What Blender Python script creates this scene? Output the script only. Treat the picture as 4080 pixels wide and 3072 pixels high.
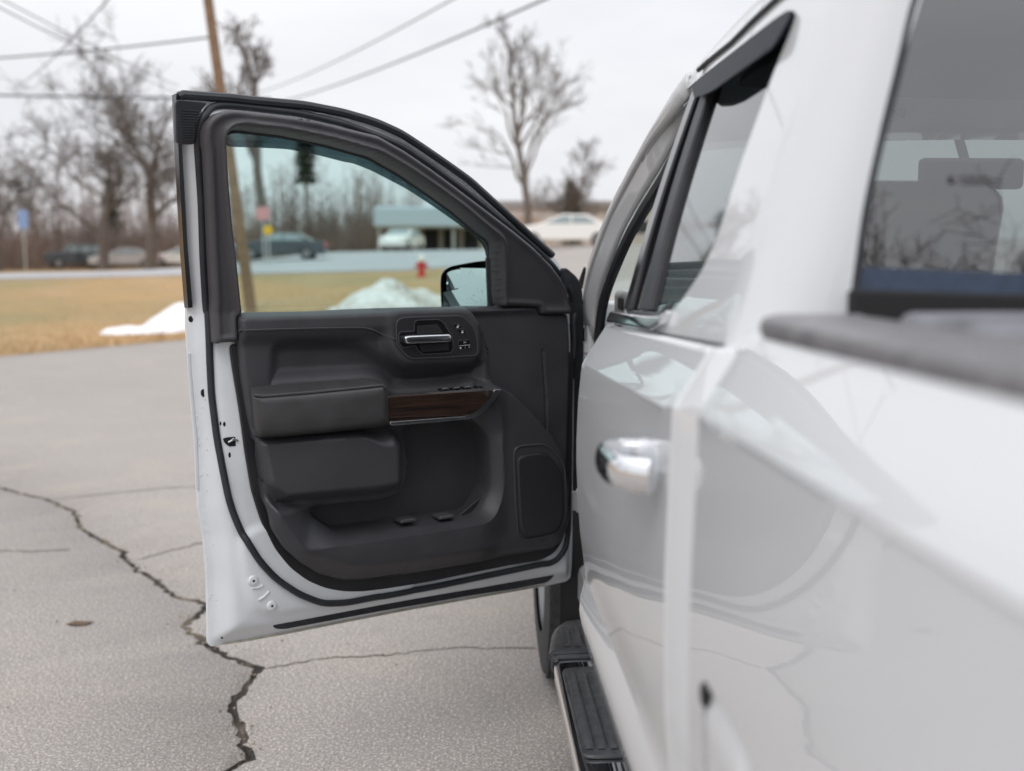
import bpy, bmesh, math, random
import numpy as np
from mathutils import Vector, Matrix
from mathutils.geometry import delaunay_2d_cdt

# ------------------------------------------------------------------ camera, sky, sun, exposure
scene = bpy.context.scene
for o in list(bpy.data.objects):
    bpy.data.objects.remove(o)
COL = scene.collection

cam_data = bpy.data.cameras.new('camera')
cam = bpy.data.objects.new('camera', cam_data)
COL.objects.link(cam)
cam.location = (0.0, 0.0, 1.5)
cam.rotation_euler = (math.radians(90 - 6.725), 0.0, math.radians(-2.851))
cam_data.sensor_width = 36.0
cam_data.lens = 39.06
cam_data.clip_start = 0.02
cam_data.clip_end = 3000.0
cam_data.dof.use_dof = True
cam_data.dof.focus_distance = 2.6
cam_data.dof.aperture_fstop = 2.3
scene.camera = cam

SUN_EL, SUN_AZ = math.radians(52), math.radians(205)     # soft light from behind the left shoulder
world = bpy.data.worlds.new('World')
scene.world = world
world.use_nodes = True
wn, wl = world.node_tree.nodes, world.node_tree.links
wn.clear()
w_out = wn.new('ShaderNodeOutputWorld')
w_bg = wn.new('ShaderNodeBackground')
w_sky = wn.new('ShaderNodeTexSky')
w_sky.sky_type = 'NISHITA'
w_sky.sun_disc = False
w_sky.sun_elevation = SUN_EL
w_sky.sun_rotation = SUN_AZ
w_sky.dust_density = 4.0
w_tc = wn.new('ShaderNodeTexCoord')
w_sep = wn.new('ShaderNodeSeparateXYZ')
wl.new(w_tc.outputs['Generated'], w_sep.inputs[0])
# overcast deck: brighter towards the zenith, soft cloud structure
w_sq = wn.new('ShaderNodeMath'); w_sq.operation = 'POWER'; w_sq.inputs[1].default_value = 2.0
w_cl = wn.new('ShaderNodeMath'); w_cl.operation = 'MAXIMUM'; w_cl.inputs[1].default_value = 0.0
wl.new(w_sep.outputs['Z'], w_cl.inputs[0]); wl.new(w_cl.outputs[0], w_sq.inputs[0])
w_map = wn.new('ShaderNodeMapping'); w_map.inputs['Scale'].default_value = (1.6, 1.6, 5.0)
wl.new(w_tc.outputs['Generated'], w_map.inputs['Vector'])
w_noise = wn.new('ShaderNodeTexNoise'); w_noise.inputs['Scale'].default_value = 2.2
w_noise.inputs['Detail'].default_value = 5.0; w_noise.inputs['Roughness'].default_value = 0.5
wl.new(w_map.outputs[0], w_noise.inputs['Vector'])
w_ramp = wn.new('ShaderNodeValToRGB')
w_ramp.color_ramp.elements[0].position = 0.30; w_ramp.color_ramp.elements[0].color = (0.595, 0.605, 0.64, 1)
w_ramp.color_ramp.elements[1].position = 0.66; w_ramp.color_ramp.elements[1].color = (0.705, 0.705, 0.72, 1)
wl.new(w_noise.outputs['Fac'], w_ramp.inputs[0])
w_gain = wn.new('ShaderNodeMath'); w_gain.operation = 'MULTIPLY_ADD'
w_gain.inputs[1].default_value = 1.35; w_gain.inputs[2].default_value = 1.0
wl.new(w_sq.outputs[0], w_gain.inputs[0])
w_mul = wn.new('ShaderNodeVectorMath'); w_mul.operation = 'SCALE'
wl.new(w_ramp.outputs[0], w_mul.inputs[0]); wl.new(w_gain.outputs[0], w_mul.inputs['Scale'])
w_skyk = wn.new('ShaderNodeVectorMath'); w_skyk.operation = 'SCALE'; w_skyk.inputs['Scale'].default_value = 0.12
wl.new(w_sky.outputs[0], w_skyk.inputs[0])
w_mix = wn.new('ShaderNodeMix'); w_mix.data_type = 'RGBA'; w_mix.inputs['Factor'].default_value = 0.94
wl.new(w_skyk.outputs[0], w_mix.inputs['A']); wl.new(w_mul.outputs[0], w_mix.inputs['B'])
wl.new(w_mix.outputs['Result'], w_bg.inputs['Color'])
w_bg.inputs['Strength'].default_value = 1.0
wl.new(w_bg.outputs[0], w_out.inputs[0])

sun_d = bpy.data.lights.new('sun', 'SUN')
sun_d.energy = 0.5
sun_d.angle = math.radians(25)
sun_d.color = (1.0, 0.97, 0.92)
sun = bpy.data.objects.new('sun', sun_d)
COL.objects.link(sun)
sun.rotation_euler = (math.radians(90) - SUN_EL, 0, math.radians(180) - SUN_AZ)

vs = scene.view_settings
vs.view_transform = 'Standard'
vs.look = 'None'
vs.exposure = 0.45
vs.gamma = 1.0
vs.use_curve_mapping = False
scene.render.engine = 'CYCLES'

# ------------------------------------------------------------------ materials
MATS = {}
def mat(name, color, rough=0.5, metal=0.0, coat=0.0, noise=None, bump=None, ior=1.5, spec=0.5, coat_rough=0.03):
    """noise=(scale, dark, light, detail): colour multiplier range; bump=(scale, strength, distance)"""
    if name in MATS:
        return MATS[name]
    m = bpy.data.materials.new(name); m.use_nodes = True
    n, l = m.node_tree.nodes, m.node_tree.links
    b = n['Principled BSDF']
    b.inputs['Base Color'].default_value = (*color, 1)
    b.inputs['Roughness'].default_value = rough
    b.inputs['Metallic'].default_value = metal
    b.inputs['IOR'].default_value = ior
    b.inputs['Specular IOR Level'].default_value = spec
    b.inputs['Coat Weight'].default_value = coat
    b.inputs['Coat Roughness'].default_value = coat_rough
    tc = n.new('ShaderNodeTexCoord')
    if noise:
        t = n.new('ShaderNodeTexNoise'); t.inputs['Scale'].default_value = noise[0]
        t.inputs['Detail'].default_value = noise[3] if len(noise) > 3 else 5
        l.new(tc.outputs['Object'], t.inputs['Vector'])
        r = n.new('ShaderNodeMapRange')
        r.inputs['From Min'].default_value = 0.3; r.inputs['From Max'].default_value = 0.7
        r.inputs['To Min'].default_value = noise[1]; r.inputs['To Max'].default_value = noise[2]
        l.new(t.outputs['Fac'], r.inputs['Value'])
        s = n.new('ShaderNodeVectorMath'); s.operation = 'SCALE'
        s.inputs[0].default_value = color
        l.new(r.outputs[0], s.inputs['Scale']); l.new(s.outputs[0], b.inputs['Base Color'])
    if bump:
        t = n.new('ShaderNodeTexNoise'); t.inputs['Scale'].default_value = bump[0]; t.inputs['Detail'].default_value = 3
        l.new(tc.outputs['Object'], t.inputs['Vector'])
        bp = n.new('ShaderNodeBump'); bp.inputs['Strength'].default_value = bump[1]; bp.inputs['Distance'].default_value = bump[2]
        l.new(t.outputs['Fac'], bp.inputs['Height']); l.new(bp.outputs[0], b.inputs['Normal'])
    MATS[name] = m
    return m

def glass_mat(name, tint, refl=1.0, rough=0.0, ior=1.5):
    m = bpy.data.materials.new(name); m.use_nodes = True
    n, l = m.node_tree.nodes, m.node_tree.links
    n.clear()
    out = n.new('ShaderNodeOutputMaterial')
    tr = n.new('ShaderNodeBsdfTransparent'); tr.inputs[0].default_value = (*tint, 1)
    gl = n.new('ShaderNodeBsdfGlossy'); gl.inputs['Roughness'].default_value = rough
    gl.inputs[0].default_value = (refl, refl, refl, 1)
    fr = n.new('ShaderNodeFresnel')
    ge = n.new('ShaderNodeNewGeometry')             # a thin pane mirrors the same from either side
    ma = n.new('ShaderNodeMath'); ma.operation = 'MULTIPLY_ADD'; ma.inputs[1].default_value = -2.0; ma.inputs[2].default_value = 1.0
    mp = n.new('ShaderNodeMath'); mp.operation = 'POWER'; mp.inputs[0].default_value = ior
    l.new(ge.outputs['Backfacing'], ma.inputs[0]); l.new(ma.outputs[0], mp.inputs[1]); l.new(mp.outputs[0], fr.inputs[0])
    mx = n.new('ShaderNodeMixShader')
    l.new(fr.outputs[0], mx.inputs[0]); l.new(tr.outputs[0], mx.inputs[1]); l.new(gl.outputs[0], mx.inputs[2])
    l.new(mx.outputs[0], out.inputs[0])
    MATS[name] = m
    return m

mat('white_paint', (0.63, 0.643, 0.66), 0.35, coat=1.0, coat_rough=0.015, bump=(260, 0.012, 0.0006), spec=0.15)
MATS['white_paint'].node_tree.nodes['Principled BSDF'].inputs['Coat IOR'].default_value = 1.38
mat('jamb_paint', (0.70, 0.73, 0.765), 0.32, coat=0.6, coat_rough=0.12, noise=(7, 0.93, 1.02))
mat('trim_soft', (0.046, 0.046, 0.052), 0.50, noise=(9, 0.85, 1.12), bump=(900, 0.35, 0.0006), spec=0.45)
mat('trim_hard', (0.060, 0.058, 0.064), 0.47, noise=(7, 0.88, 1.1), bump=(1100, 0.3, 0.0004), spec=0.45)
mat('trim_dark', (0.020, 0.020, 0.023), 0.5, noise=(12, 0.8, 1.2), bump=(800, 0.2, 0.0004), spec=0.4)
mat('leather', (0.050, 0.049, 0.051), 0.42, noise=(14, 0.82, 1.15), bump=(520, 0.5, 0.0008), spec=0.5)
mat('rubber', (0.022, 0.024, 0.029), 0.48, noise=(22, 0.75, 1.3), spec=0.45)
mat('gloss_black', (0.010, 0.010, 0.012), 0.12, spec=0.5)
mat('guard_plastic', (0.014, 0.015, 0.022), 0.3, spec=0.1, ior=1.12)
mat('etched', (0.16, 0.16, 0.17), 0.6)
mat('flat_black', (0.008, 0.008, 0.009), 0.8)
mat('chrome', (0.80, 0.81, 0.83), 0.06, metal=1.0, bump=(30, 0.02, 0.001))
mat('satin_chrome', (0.66, 0.67, 0.69), 0.16, metal=1.0)
mat('mirror_glass', (0.86, 0.93, 0.91), 0.01, metal=1.0)
mat('bolt_paint', (0.70, 0.72, 0.74), 0.35, coat=0.4)
mat('hem_dirt', (0.56, 0.52, 0.40), 0.5, noise=(40, 0.7, 1.15))
mat('leaf_brown', (0.10, 0.06, 0.035), 0.8)
mat('mark_white', (0.75, 0.75, 0.75), 0.6)
mat('stitch_thread', (0.16, 0.155, 0.15), 0.8)
mat('cab_trim', (0.03, 0.03, 0.033), 0.7, noise=(6, 0.8, 1.2))
mat('grey_trim', (0.20, 0.195, 0.20), 0.55, noise=(6, 0.85, 1.1))
mat('rail_plastic', (0.17, 0.166, 0.172), 0.45, noise=(30, 0.7, 1.25), bump=(300, 0.2, 0.0008))
mat('cover_vinyl', (0.17, 0.17, 0.19), 0.38, noise=(18, 0.6, 1.7, 6), bump=(60, 0.15, 0.002))
mat('band_blue', (0.035, 0.055, 0.095), 0.25, noise=(60, 0.85, 1.1))
mat('step_plastic', (0.050, 0.051, 0.055), 0.42, noise=(45, 0.7, 1.4, 7), bump=(220, 0.3, 0.001))
mat('tyre', (0.028, 0.028, 0.029), 0.75, noise=(35, 0.6, 1.5))
mat('alloy', (0.30, 0.30, 0.31), 0.4, metal=1.0)
mat('underbody', (0.018, 0.018, 0.018), 0.85)
glass_mat('door_glass', (0.70, 0.875, 0.855))
glass_mat('tint_glass', (0.20, 0.23, 0.24), ior=1.9)
glass_mat('rear_glass', (0.28, 0.30, 0.30), ior=2.5)
glass_mat('clear_glass', (0.80, 0.90, 0.88))
glass_mat('smoke_plastic', (0.25, 0.31, 0.33), ior=1.8, rough=0.12)

def wood_mat():
    m = mat('wood_veneer', (0.07, 0.04, 0.028), 0.3, coat=0.8, coat_rough=0.06)
    n, l = m.node_tree.nodes, m.node_tree.links
    b = n['Principled BSDF']; tc = n['Texture Coordinate']
    mp = n.new('ShaderNodeMapping')
    mp.inputs['Rotation'].default_value = (0, 0, math.radians(-30))
    mp.inputs['Scale'].default_value = (6, 6, 190)
    l.new(tc.outputs['Object'], mp.inputs['Vector'])
    t = n.new('ShaderNodeTexNoise'); t.inputs['Scale'].default_value = 1.0; t.inputs['Detail'].default_value = 8; t.inputs['Distortion'].default_value = 0.6
    l.new(mp.outputs[0], t.inputs['Vector'])
    r = n.new('ShaderNodeValToRGB')
    r.color_ramp.elements[0].position = 0.33; r.color_ramp.elements[0].color = (0.008, 0.0065, 0.006, 1)
    r.color_ramp.elements[1].position = 0.72; r.color_ramp.elements[1].color = (0.050, 0.026, 0.017, 1)
    l.new(t.outputs['Fac'], r.inputs[0]); l.new(r.outputs[0], b.inputs['Base Color'])
wood_mat()

def speaker_mat():
    m = mat('speaker_mesh', (0.022, 0.022, 0.026), 0.55)
    n, l = m.node_tree.nodes, m.node_tree.links
    b = n['Principled BSDF']; tc = n['Texture Coordinate']
    v = n.new('ShaderNodeTexVoronoi'); v.inputs['Scale'].default_value = 330
    l.new(tc.outputs['Object'], v.inputs['Vector'])
    bp = n.new('ShaderNodeBump'); bp.inputs['Strength'].default_value = 0.8; bp.inputs['Distance'].default_value = 0.001
    l.new(v.outputs['Distance'], bp.inputs['Height']); l.new(bp.outputs[0], b.inputs['Normal'])
speaker_mat()

def ramp_mat(name, layers, rough=0.9, bumps=(), coord='Object'):
    """layers: list of (noise scale, detail, lo, hi, colour) mixed over one another by a noise mask"""
    m = bpy.data.materials.new(name); m.use_nodes = True
    n, l = m.node_tree.nodes, m.node_tree.links
    b = n['Principled BSDF']; b.inputs['Roughness'].default_value = rough
    b.inputs['Specular IOR Level'].default_value = 0.3
    tc = n.new('ShaderNodeTexCoord')
    prev = None
    for (sc, det, lo, hi, colr) in layers:
        if prev is None:
            c = n.new('ShaderNodeRGB'); c.outputs[0].default_value = (*colr, 1); prev = c.outputs[0]; continue
        t = n.new('ShaderNodeTexNoise'); t.inputs['Scale'].default_value = sc; t.inputs['Detail'].default_value = det
        l.new(tc.outputs[coord], t.inputs['Vector'])
        r = n.new('ShaderNodeMapRange'); r.inputs['From Min'].default_value = lo; r.inputs['From Max'].default_value = hi
        l.new(t.outputs['Fac'], r.inputs['Value'])
        mx = n.new('ShaderNodeMix'); mx.data_type = 'RGBA'
        mx.inputs['B'].default_value = (*colr, 1)
        l.new(r.outputs[0], mx.inputs['Factor']); l.new(prev, mx.inputs['A'])
        prev = mx.outputs['Result']
    l.new(prev, b.inputs['Base Color'])
    nrm = None
    for (sc, st, di) in bumps:
        t = n.new('ShaderNodeTexNoise'); t.inputs['Scale'].default_value = sc; t.inputs['Detail'].default_value = 4
        l.new(tc.outputs[coord], t.inputs['Vector'])
        bp = n.new('ShaderNodeBump'); bp.inputs['Strength'].default_value = st; bp.inputs['Distance'].default_value = di
        l.new(t.outputs['Fac'], bp.inputs['Height'])
        if nrm: l.new(nrm, bp.inputs['Normal'])
        nrm = bp.outputs[0]
    if nrm: l.new(nrm, b.inputs['Normal'])
    MATS[name] = m
    return m

ramp_mat('asphalt', [(1, 1, 0, 1, (0.325, 0.301, 0.281)),
                     (0.5, 4, 0.42, 0.72, (0.285, 0.263, 0.247)),
                     (1.7, 5, 0.52, 0.75, (0.36, 0.322, 0.286)),
                     (150, 2, 0.50, 0.64, (0.17, 0.155, 0.145)),
                     (105, 2, 0.53, 0.64, (0.53, 0.48, 0.435)),
                     (7, 6, 0.60, 0.80, (0.28, 0.258, 0.243))], 0.9, [(150, 0.55, 0.006), (12, 0.3, 0.01)])
ramp_mat('crack_fill', [(1, 1, 0, 1, (0.040, 0.036, 0.033)), (4, 5, 0.46, 0.62, (0.25, 0.21, 0.16)), (60, 3, 0.45, 0.75, (0.12, 0.10, 0.085))], 0.95, [(90, 1.0, 0.02)])
ramp_mat('crack_grit', [(1, 1, 0, 1, (0.36, 0.30, 0.23)), (40, 3, 0.45, 0.6, (0.20, 0.175, 0.15))], 0.95)
ramp_mat('lawn', [(1, 1, 0, 1, (0.43, 0.265, 0.12)), (0.10, 5, 0.45, 0.62, (0.24, 0.205, 0.095)),
                  (0.35, 6, 0.5, 0.7, (0.40, 0.285, 0.16)), (3, 6, 0.5, 0.75, (0.27, 0.185, 0.10)), (25, 4, 0.5, 0.8, (0.44, 0.33, 0.19))], 0.95, [(30, 0.8, 0.04)])
ramp_mat('road_asphalt', [(1, 1, 0, 1, (0.36, 0.36, 0.37)), (0.3, 4, 0.45, 0.7, (0.42, 0.42, 0.43)), (4, 5, 0.5, 0.8, (0.30, 0.30, 0.31))], 0.85)
ramp_mat('snow', [(1, 1, 0, 1, (0.80, 0.80, 0.81)), (1.5, 6, 0.55, 0.72, (0.50, 0.47, 0.43)), (9, 5, 0.6, 0.78, (0.42, 0.38, 0.33))], 0.7, [(6, 0.7, 0.05)])
ramp_mat('dirty_snow', [(1, 1, 0, 1, (0.62, 0.60, 0.57)), (1.1, 6, 0.45, 0.62, (0.36, 0.325, 0.28)), (5, 6, 0.5, 0.68, (0.74, 0.73, 0.72)), (9, 5, 0.6, 0.78, (0.28, 0.24, 0.20))], 0.8, [(6, 0.8, 0.08)])
ramp_mat('bark', [(1, 1, 0, 1, (0.17, 0.145, 0.128)), (6, 5, 0.45, 0.65, (0.12, 0.10, 0.088))], 0.95)  # bark lightened: distance haze is put into its colour
ramp_mat('brush', [(1, 1, 0, 1, (0.235, 0.185, 0.165)), (0.4, 4, 0.4, 0.65, (0.165, 0.132, 0.118)), (0.23, 4, 0.5, 0.7, (0.26, 0.19, 0.15))], 0.95)
ramp_mat('needles', [(1, 1, 0, 1, (0.045, 0.06, 0.035)), (2, 5, 0.4, 0.7, (0.075, 0.085, 0.05))], 0.9)
ramp_mat('pole_wood', [(1, 1, 0, 1, (0.25, 0.165, 0.105)), (5, 5, 0.4, 0.7, (0.19, 0.125, 0.08))], 0.9)
mat('wire', (0.05, 0.05, 0.055), 0.6)
mat('hydrant_red', (0.55, 0.03, 0.03), 0.5)
mat('hydrant_white', (0.75, 0.74, 0.70), 0.5)
mat('sign_yellow', (0.75, 0.45, 0.02), 0.5)
mat('sign_pink', (0.62, 0.30, 0.30), 0.5)
mat('sign_blue', (0.22, 0.32, 0.55), 0.5)
mat('sign_post', (0.45, 0.44, 0.43), 0.6)
mat('car_white', (0.78, 0.76, 0.72), 0.35, coat=0.7)
mat('car_dark', (0.035, 0.045, 0.055), 0.4, coat=0.7)
mat('car_teal', (0.16, 0.21, 0.22), 0.4, coat=0.6)
mat('car_silver', (0.45, 0.43, 0.42), 0.4, coat=0.7)
mat('car_glass', (0.24, 0.29, 0.30), 0.08)  # pale tone: the sky's reflection is put into the glass colour
mat('tail_red', (0.55, 0.03, 0.04), 0.3)
mat('siding', (0.55, 0.50, 0.46), 0.8, noise=(1.5, 0.9, 1.08))
mat('siding_pink', (0.46, 0.34, 0.28), 0.8, noise=(1.5, 0.9, 1.08))
mat('roof_grey', (0.30, 0.29, 0.29), 0.8)
mat('panel_blue', (0.46, 0.55, 0.62), 0.5)
mat('dark_opening', (0.03, 0.03, 0.03), 0.8)
# ------------------------------------------------------------------ helpers
def link(o, parent=None):
    COL.objects.link(o)
    if parent is not None:
        o.parent = parent
        if parent.parent is None and parent.type == 'EMPTY':
            o.location = -Vector(parent.location)          # mesh coordinates are world coordinates
    return o

def meshobj(name, verts, faces, material, parent=None, smooth=True, sharp=35, mats=None, midx=None, local=False):
    me = bpy.data.meshes.new(name)
    me.from_pydata([tuple(map(float, v)) for v in verts], [], [tuple(int(i) for i in f) for f in faces])
    for mm in (mats or [material]):
        me.materials.append(MATS[mm])
    if midx is not None:
        me.polygons.foreach_set('material_index', np.asarray(midx, dtype=np.int32))
    me.validate()
    if smooth:
        me.polygons.foreach_set('use_smooth', [True] * len(me.polygons))
        if sharp:
            me.set_sharp_from_angle(angle=math.radians(sharp))
    me.update()
    o = bpy.data.objects.new(name, me)
    if local:
        COL.objects.link(o); o.parent = parent
        return o
    return link(o, parent)

def tag(o, label=None, cat=None, group=None, kind=None):
    if label: o['label'] = label
    if cat: o['category'] = cat
    if group: o['group'] = group
    if kind: o['kind'] = kind
    return o

def empty(name, loc, rz=0.0):
    o = bpy.data.objects.new(name, None)
    o.empty_display_size = 0.2
    o.location = loc; o.rotation_euler = (0, 0, rz)
    COL.objects.link(o)
    return o

class MB:
    """collects simple shapes into one mesh"""
    def __init__(self): self.v, self.f = [], []
    def add(self, v, f):
        b = len(self.v); self.v += [tuple(p) for p in v]; self.f += [tuple(i + b for i in q) for q in f]; return self
    def box(self, x0, x1, y0, y1, z0, z1, M=None):
        v = [(x, y, z) for z in (z0, z1) for y in (y0, y1) for x in (x0, x1)]
        if M is not None: v = [M @ Vector(p) for p in v]
        return self.add(v, [(0, 2, 3, 1), (4, 5, 7, 6), (0, 1, 5, 4), (2, 6, 7, 3), (0, 4, 6, 2), (1, 3, 7, 5)])
    def tube(self, pts, rad, n=8, closed=False, flat=1.0, up=None, caps=True):
        pts = [Vector(p) for p in pts]; k = len(pts)
        if not hasattr(rad, '__len__'): rad = [rad] * k
        vs, fs = [], []
        prev = None
        for i, p in enumerate(pts):
            a = pts[(i - 1) % k] if (closed or i > 0) else p
            c = pts[(i + 1) % k] if (closed or i < k - 1) else p
            t = (c - a)
            t = t.normalized() if t.length > 1e-9 else Vector((0, 0, 1))
            ref = Vector(up) if up is not None else (prev if prev is not None else (Vector((0, 0, 1)) if abs(t.z) < 0.9 else Vector((1, 0, 0))))
            u = (ref - t * ref.dot(t)); u = u.normalized() if u.length > 1e-6 else t.orthogonal().normalized()
            w = t.cross(u); prev = u
            for j in range(n):
                q = 2 * math.pi * j / n
                vs.append(p + u * (math.cos(q) * rad[i] * flat) + w * (math.sin(q) * rad[i]))
        m = k if closed else k - 1
        for i in range(m):
            for j in range(n):
                a, b = i * n + j, i * n + (j + 1) % n
                c, d = ((i + 1) % k) * n + (j + 1) % n, ((i + 1) % k) * n + j
                fs.append((a, b, c, d))
        if not closed and caps:
            fs.append(tuple(reversed(range(n)))); fs.append(tuple((k - 1) * n + j for j in range(n)))
        return self.add(vs, fs)
    def lathe(self, prof, n=24, M=None, caps=True):
        """prof: (r, h) pairs round the local z axis"""
        vs, fs = [], []
        for (r, h) in prof:
            for j in range(n):
                q = 2 * math.pi * j / n
                p = Vector((r * math.cos(q), r * math.sin(q), h))
                vs.append(M @ p if M is not None else p)
        for i in range(len(prof) - 1):
            for j in range(n):
                fs.append((i * n + j, i * n + (j + 1) % n, (i + 1) * n + (j + 1) % n, (i + 1) * n + j))
        if caps:
            fs.append(tuple(reversed(range(n)))); fs.append(tuple((len(prof) - 1) * n + j for j in range(n)))
        return self.add(vs, fs)
    def build(self, name, material, parent=None, smooth=True, sharp=35, bevel=0.0, seg=2, **k):
        o = meshobj(name, self.v, self.f, material, parent, smooth, sharp, **k)
        if bevel: add_bevel(o, bevel, seg)
        return o

def add_bevel(o, w, seg=2, ang=35):
    b = o.modifiers.new('bevel', 'BEVEL'); b.width = w; b.segments = seg; b.limit_method = 'ANGLE'; b.angle_limit = math.radians(ang)
    b.harden_normals = False
    return o

def add_solid(o, th, off=-1.0):
    s = o.modifiers.new('solid', 'SOLIDIFY'); s.thickness = th; s.offset = off
    return o

def resample(P, step, closed=True):
    P = np.asarray(P, float)
    Q = np.vstack([P, P[:1]]) if closed else P
    out = []
    for a, b in zip(Q[:-1], Q[1:]):
        k = max(1, int(math.ceil(np.linalg.norm(b - a) / step)))
        for i in range(k):
            out.append(a + (b - a) * i / k)
    if not closed: out.append(Q[-1])
    return np.array(out)

def smooth_poly(P, step=0.01, it=4, closed=True):
    Q = resample(P, step, closed)
    for _ in range(it):
        if closed:
            Q = 0.5 * Q + 0.25 * (np.roll(Q, 1, 0) + np.roll(Q, -1, 0))
        else:
            R = Q.copy(); R[1:-1] = 0.5 * Q[1:-1] + 0.25 * (Q[:-2] + Q[2:]); Q = R
    return Q

def inside(P, poly):
    P = np.asarray(P, float); x, y = P[:, 0], P[:, 1]
    r = np.zeros(len(P), bool)
    A = np.asarray(poly, float); B = np.roll(A, -1, 0)
    for (x0, y0), (x1, y1) in zip(A, B):
        if y0 == y1: continue
        c = ((y0 > y) != (y1 > y)) & (x < (x1 - x0) * (y - y0) / (y1 - y0) + x0)
        r ^= c
    return r

def dist(P, poly, closed=True):
    P = np.asarray(P, float)
    A = np.asarray(poly, float)
    if closed: B = np.roll(A, -1, 0)
    else: A, B = A[:-1], A[1:]
    if len(P) * len(A) < 400000:
        D = B - A; L = np.einsum('ij,ij->i', D, D) + 1e-16
        Q = P[:, None, :] - A[None]
        t = np.clip(np.einsum('nki,ki->nk', Q, D) / L, 0, 1)
        Q = Q - t[..., None] * D
        return np.sqrt(np.einsum('nki,nki->nk', Q, Q).min(1))
    best = np.full(len(P), 1e9)
    for a, b in zip(A, B):
        d = b - a; L = d.dot(d)
        if L < 1e-14: continue
        t = np.clip(((P - a) @ d) / L, 0, 1)
        q = P - (a + t[:, None] * d)
        best = np.minimum(best, np.einsum('ij,ij->i', q, q))
    return np.sqrt(best)

def sdf(P, poly):
    d = dist(P, poly); return np.where(inside(P, poly), d, -d)      # positive inside

def sstep(a, b, x):
    t = np.clip((np.asarray(x, float) - a) / (b - a), 0, 1); return t * t * (3 - 2 * t)

def inset_pts(L, d):
    T = np.roll(L, -1, 0) - np.roll(L, 1, 0); N = np.stack([-T[:, 1], T[:, 0]], 1); N /= np.linalg.norm(N, axis=1)[:, None] + 1e-12
    out = []
    for s in (1, -1):
        Q = L + N * d * s
        out.append(Q)
    Q = np.vstack(out)
    return Q[dist(Q, L) > .9 * d]

def cdt(outer, holes=(), step=0.02, lines=(), bstep=None, rim=()):
    """triangulated sheet in 2-D: boundary, holes, feature lines and a regular grid of inner points"""
    bs = bstep or step
    loops = [resample(outer, bs)] + [resample(h, bs) for h in holes]
    pts, edges = [], []
    for L in loops:
        b = len(pts); pts += list(L); k = len(L)
        edges += [(b + i, b + (i + 1) % k) for i in range(k)]
    for L in lines:
        L = resample(L, step, False); b = len(pts); pts += list(L); edges += [(b + i, b + i + 1) for i in range(len(L) - 1)]
    O = np.asarray(outer); lo, hi = O.min(0), O.max(0)
    gx = np.arange(lo[0], hi[0], step); gy = np.arange(lo[1], hi[1], step * 0.9)
    G = np.array([(x + (0.5 * step if j % 2 else 0), y) for j, y in enumerate(gy) for x in gx])
    ok = inside(G, outer)
    for h in holes: ok &= ~inside(G, h)
    G = G[ok]
    if len(G):
        near = np.zeros(len(G), bool)
        for L in loops: near |= dist(G, L) < 0.45 * step
        for L in lines: near |= dist(G, L, False) < 0.4 * step
        G = G[~near]
    for d in rim:
        Q = inset_pts(loops[0], d); Q = Q[inside(Q, outer)]
        for h in holes: Q = Q[~inside(Q, h) & (dist(Q, h) > .5 * step)]
        if len(G): G = G[dist(G, loops[0]) > d + .4 * step]
        G = np.vstack([G, Q]) if len(G) else Q
    allp = [Vector((float(p[0]), float(p[1]))) for p in pts] + [Vector((float(p[0]), float(p[1]))) for p in G]
    vo, eo, fo, *_ = delaunay_2d_cdt(allp, edges, [], 0, 1e-6)
    V = np.array([(p.x, p.y) for p in vo]); F = np.array([f for f in fo if len(f) == 3])
    C = V[F].mean(1)
    ok = inside(C, outer)
    for h in holes: ok &= ~inside(C, h)
    return V, F[ok]

def sheet(name, V2, F, fn, material, parent, face=None, skirt=None, sharp=40, **k):
    """V2 -> 3-D by fn; oriented towards `face`; optional skirt vector extruded from every border edge"""
    W = np.asarray(fn(V2))
    n = np.cross(W[F[:, 1]] - W[F[:, 0]], W[F[:, 2]] - W[F[:, 0]]).sum(0)
    F = F if face is None or n.dot(np.asarray(face)) > 0 else F[:, ::-1]
    verts, faces = list(map(tuple, W)), [tuple(f) for f in F]
    if skirt is not None:
        cnt = {}
        for f in faces:
            for a, b in ((f[0], f[1]), (f[1], f[2]), (f[2], f[0])):
                cnt[(a, b)] = 1
        mp = {}
        sk = np.asarray(skirt, float)
        for (a, b) in list(cnt):
            if (b, a) not in cnt:
                for q in (a, b):
                    if q not in mp:
                        mp[q] = len(verts); verts.append(tuple(W[q] + sk))
                faces.append((b, a, mp[a], mp[b]))
    return meshobj(name, verts, faces, material, parent, True, sharp, **k)

def prism(name, P, n0, n1, fn, material, parent, bevel=0.0, seg=2, shrink=None, sharp=35):
    """closed outline P (2-D) extruded between heights n0 and n1 of the mapping fn(P, n)"""
    P = np.asarray(P, float); k = len(P)
    top = P if shrink is None else shrink
    A, B = fn(P, n0), fn(top, n1)
    v = list(A) + list(B)
    f = [tuple(range(k)), tuple(range(k, 2 * k))] + [(i, (i + 1) % k, k + (i + 1) % k, k + i) for i in range(k)]
    bm = bmesh.new()
    bv = [bm.verts.new(tuple(map(float, p))) for p in v]
    for q in f: bm.faces.new([bv[i] for i in q])
    bmesh.ops.recalc_face_normals(bm, faces=bm.faces)
    me = bpy.data.meshes.new(name); bm.to_mesh(me); bm.free()
    me.materials.append(MATS[material])
    me.polygons.foreach_set('use_smooth', [True] * len(me.polygons))
    me.set_sharp_from_angle(angle=math.radians(sharp))
    o = link(bpy.data.objects.new(name, me), parent)
    if bevel: add_bevel(o, bevel, seg)
    return o

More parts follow.
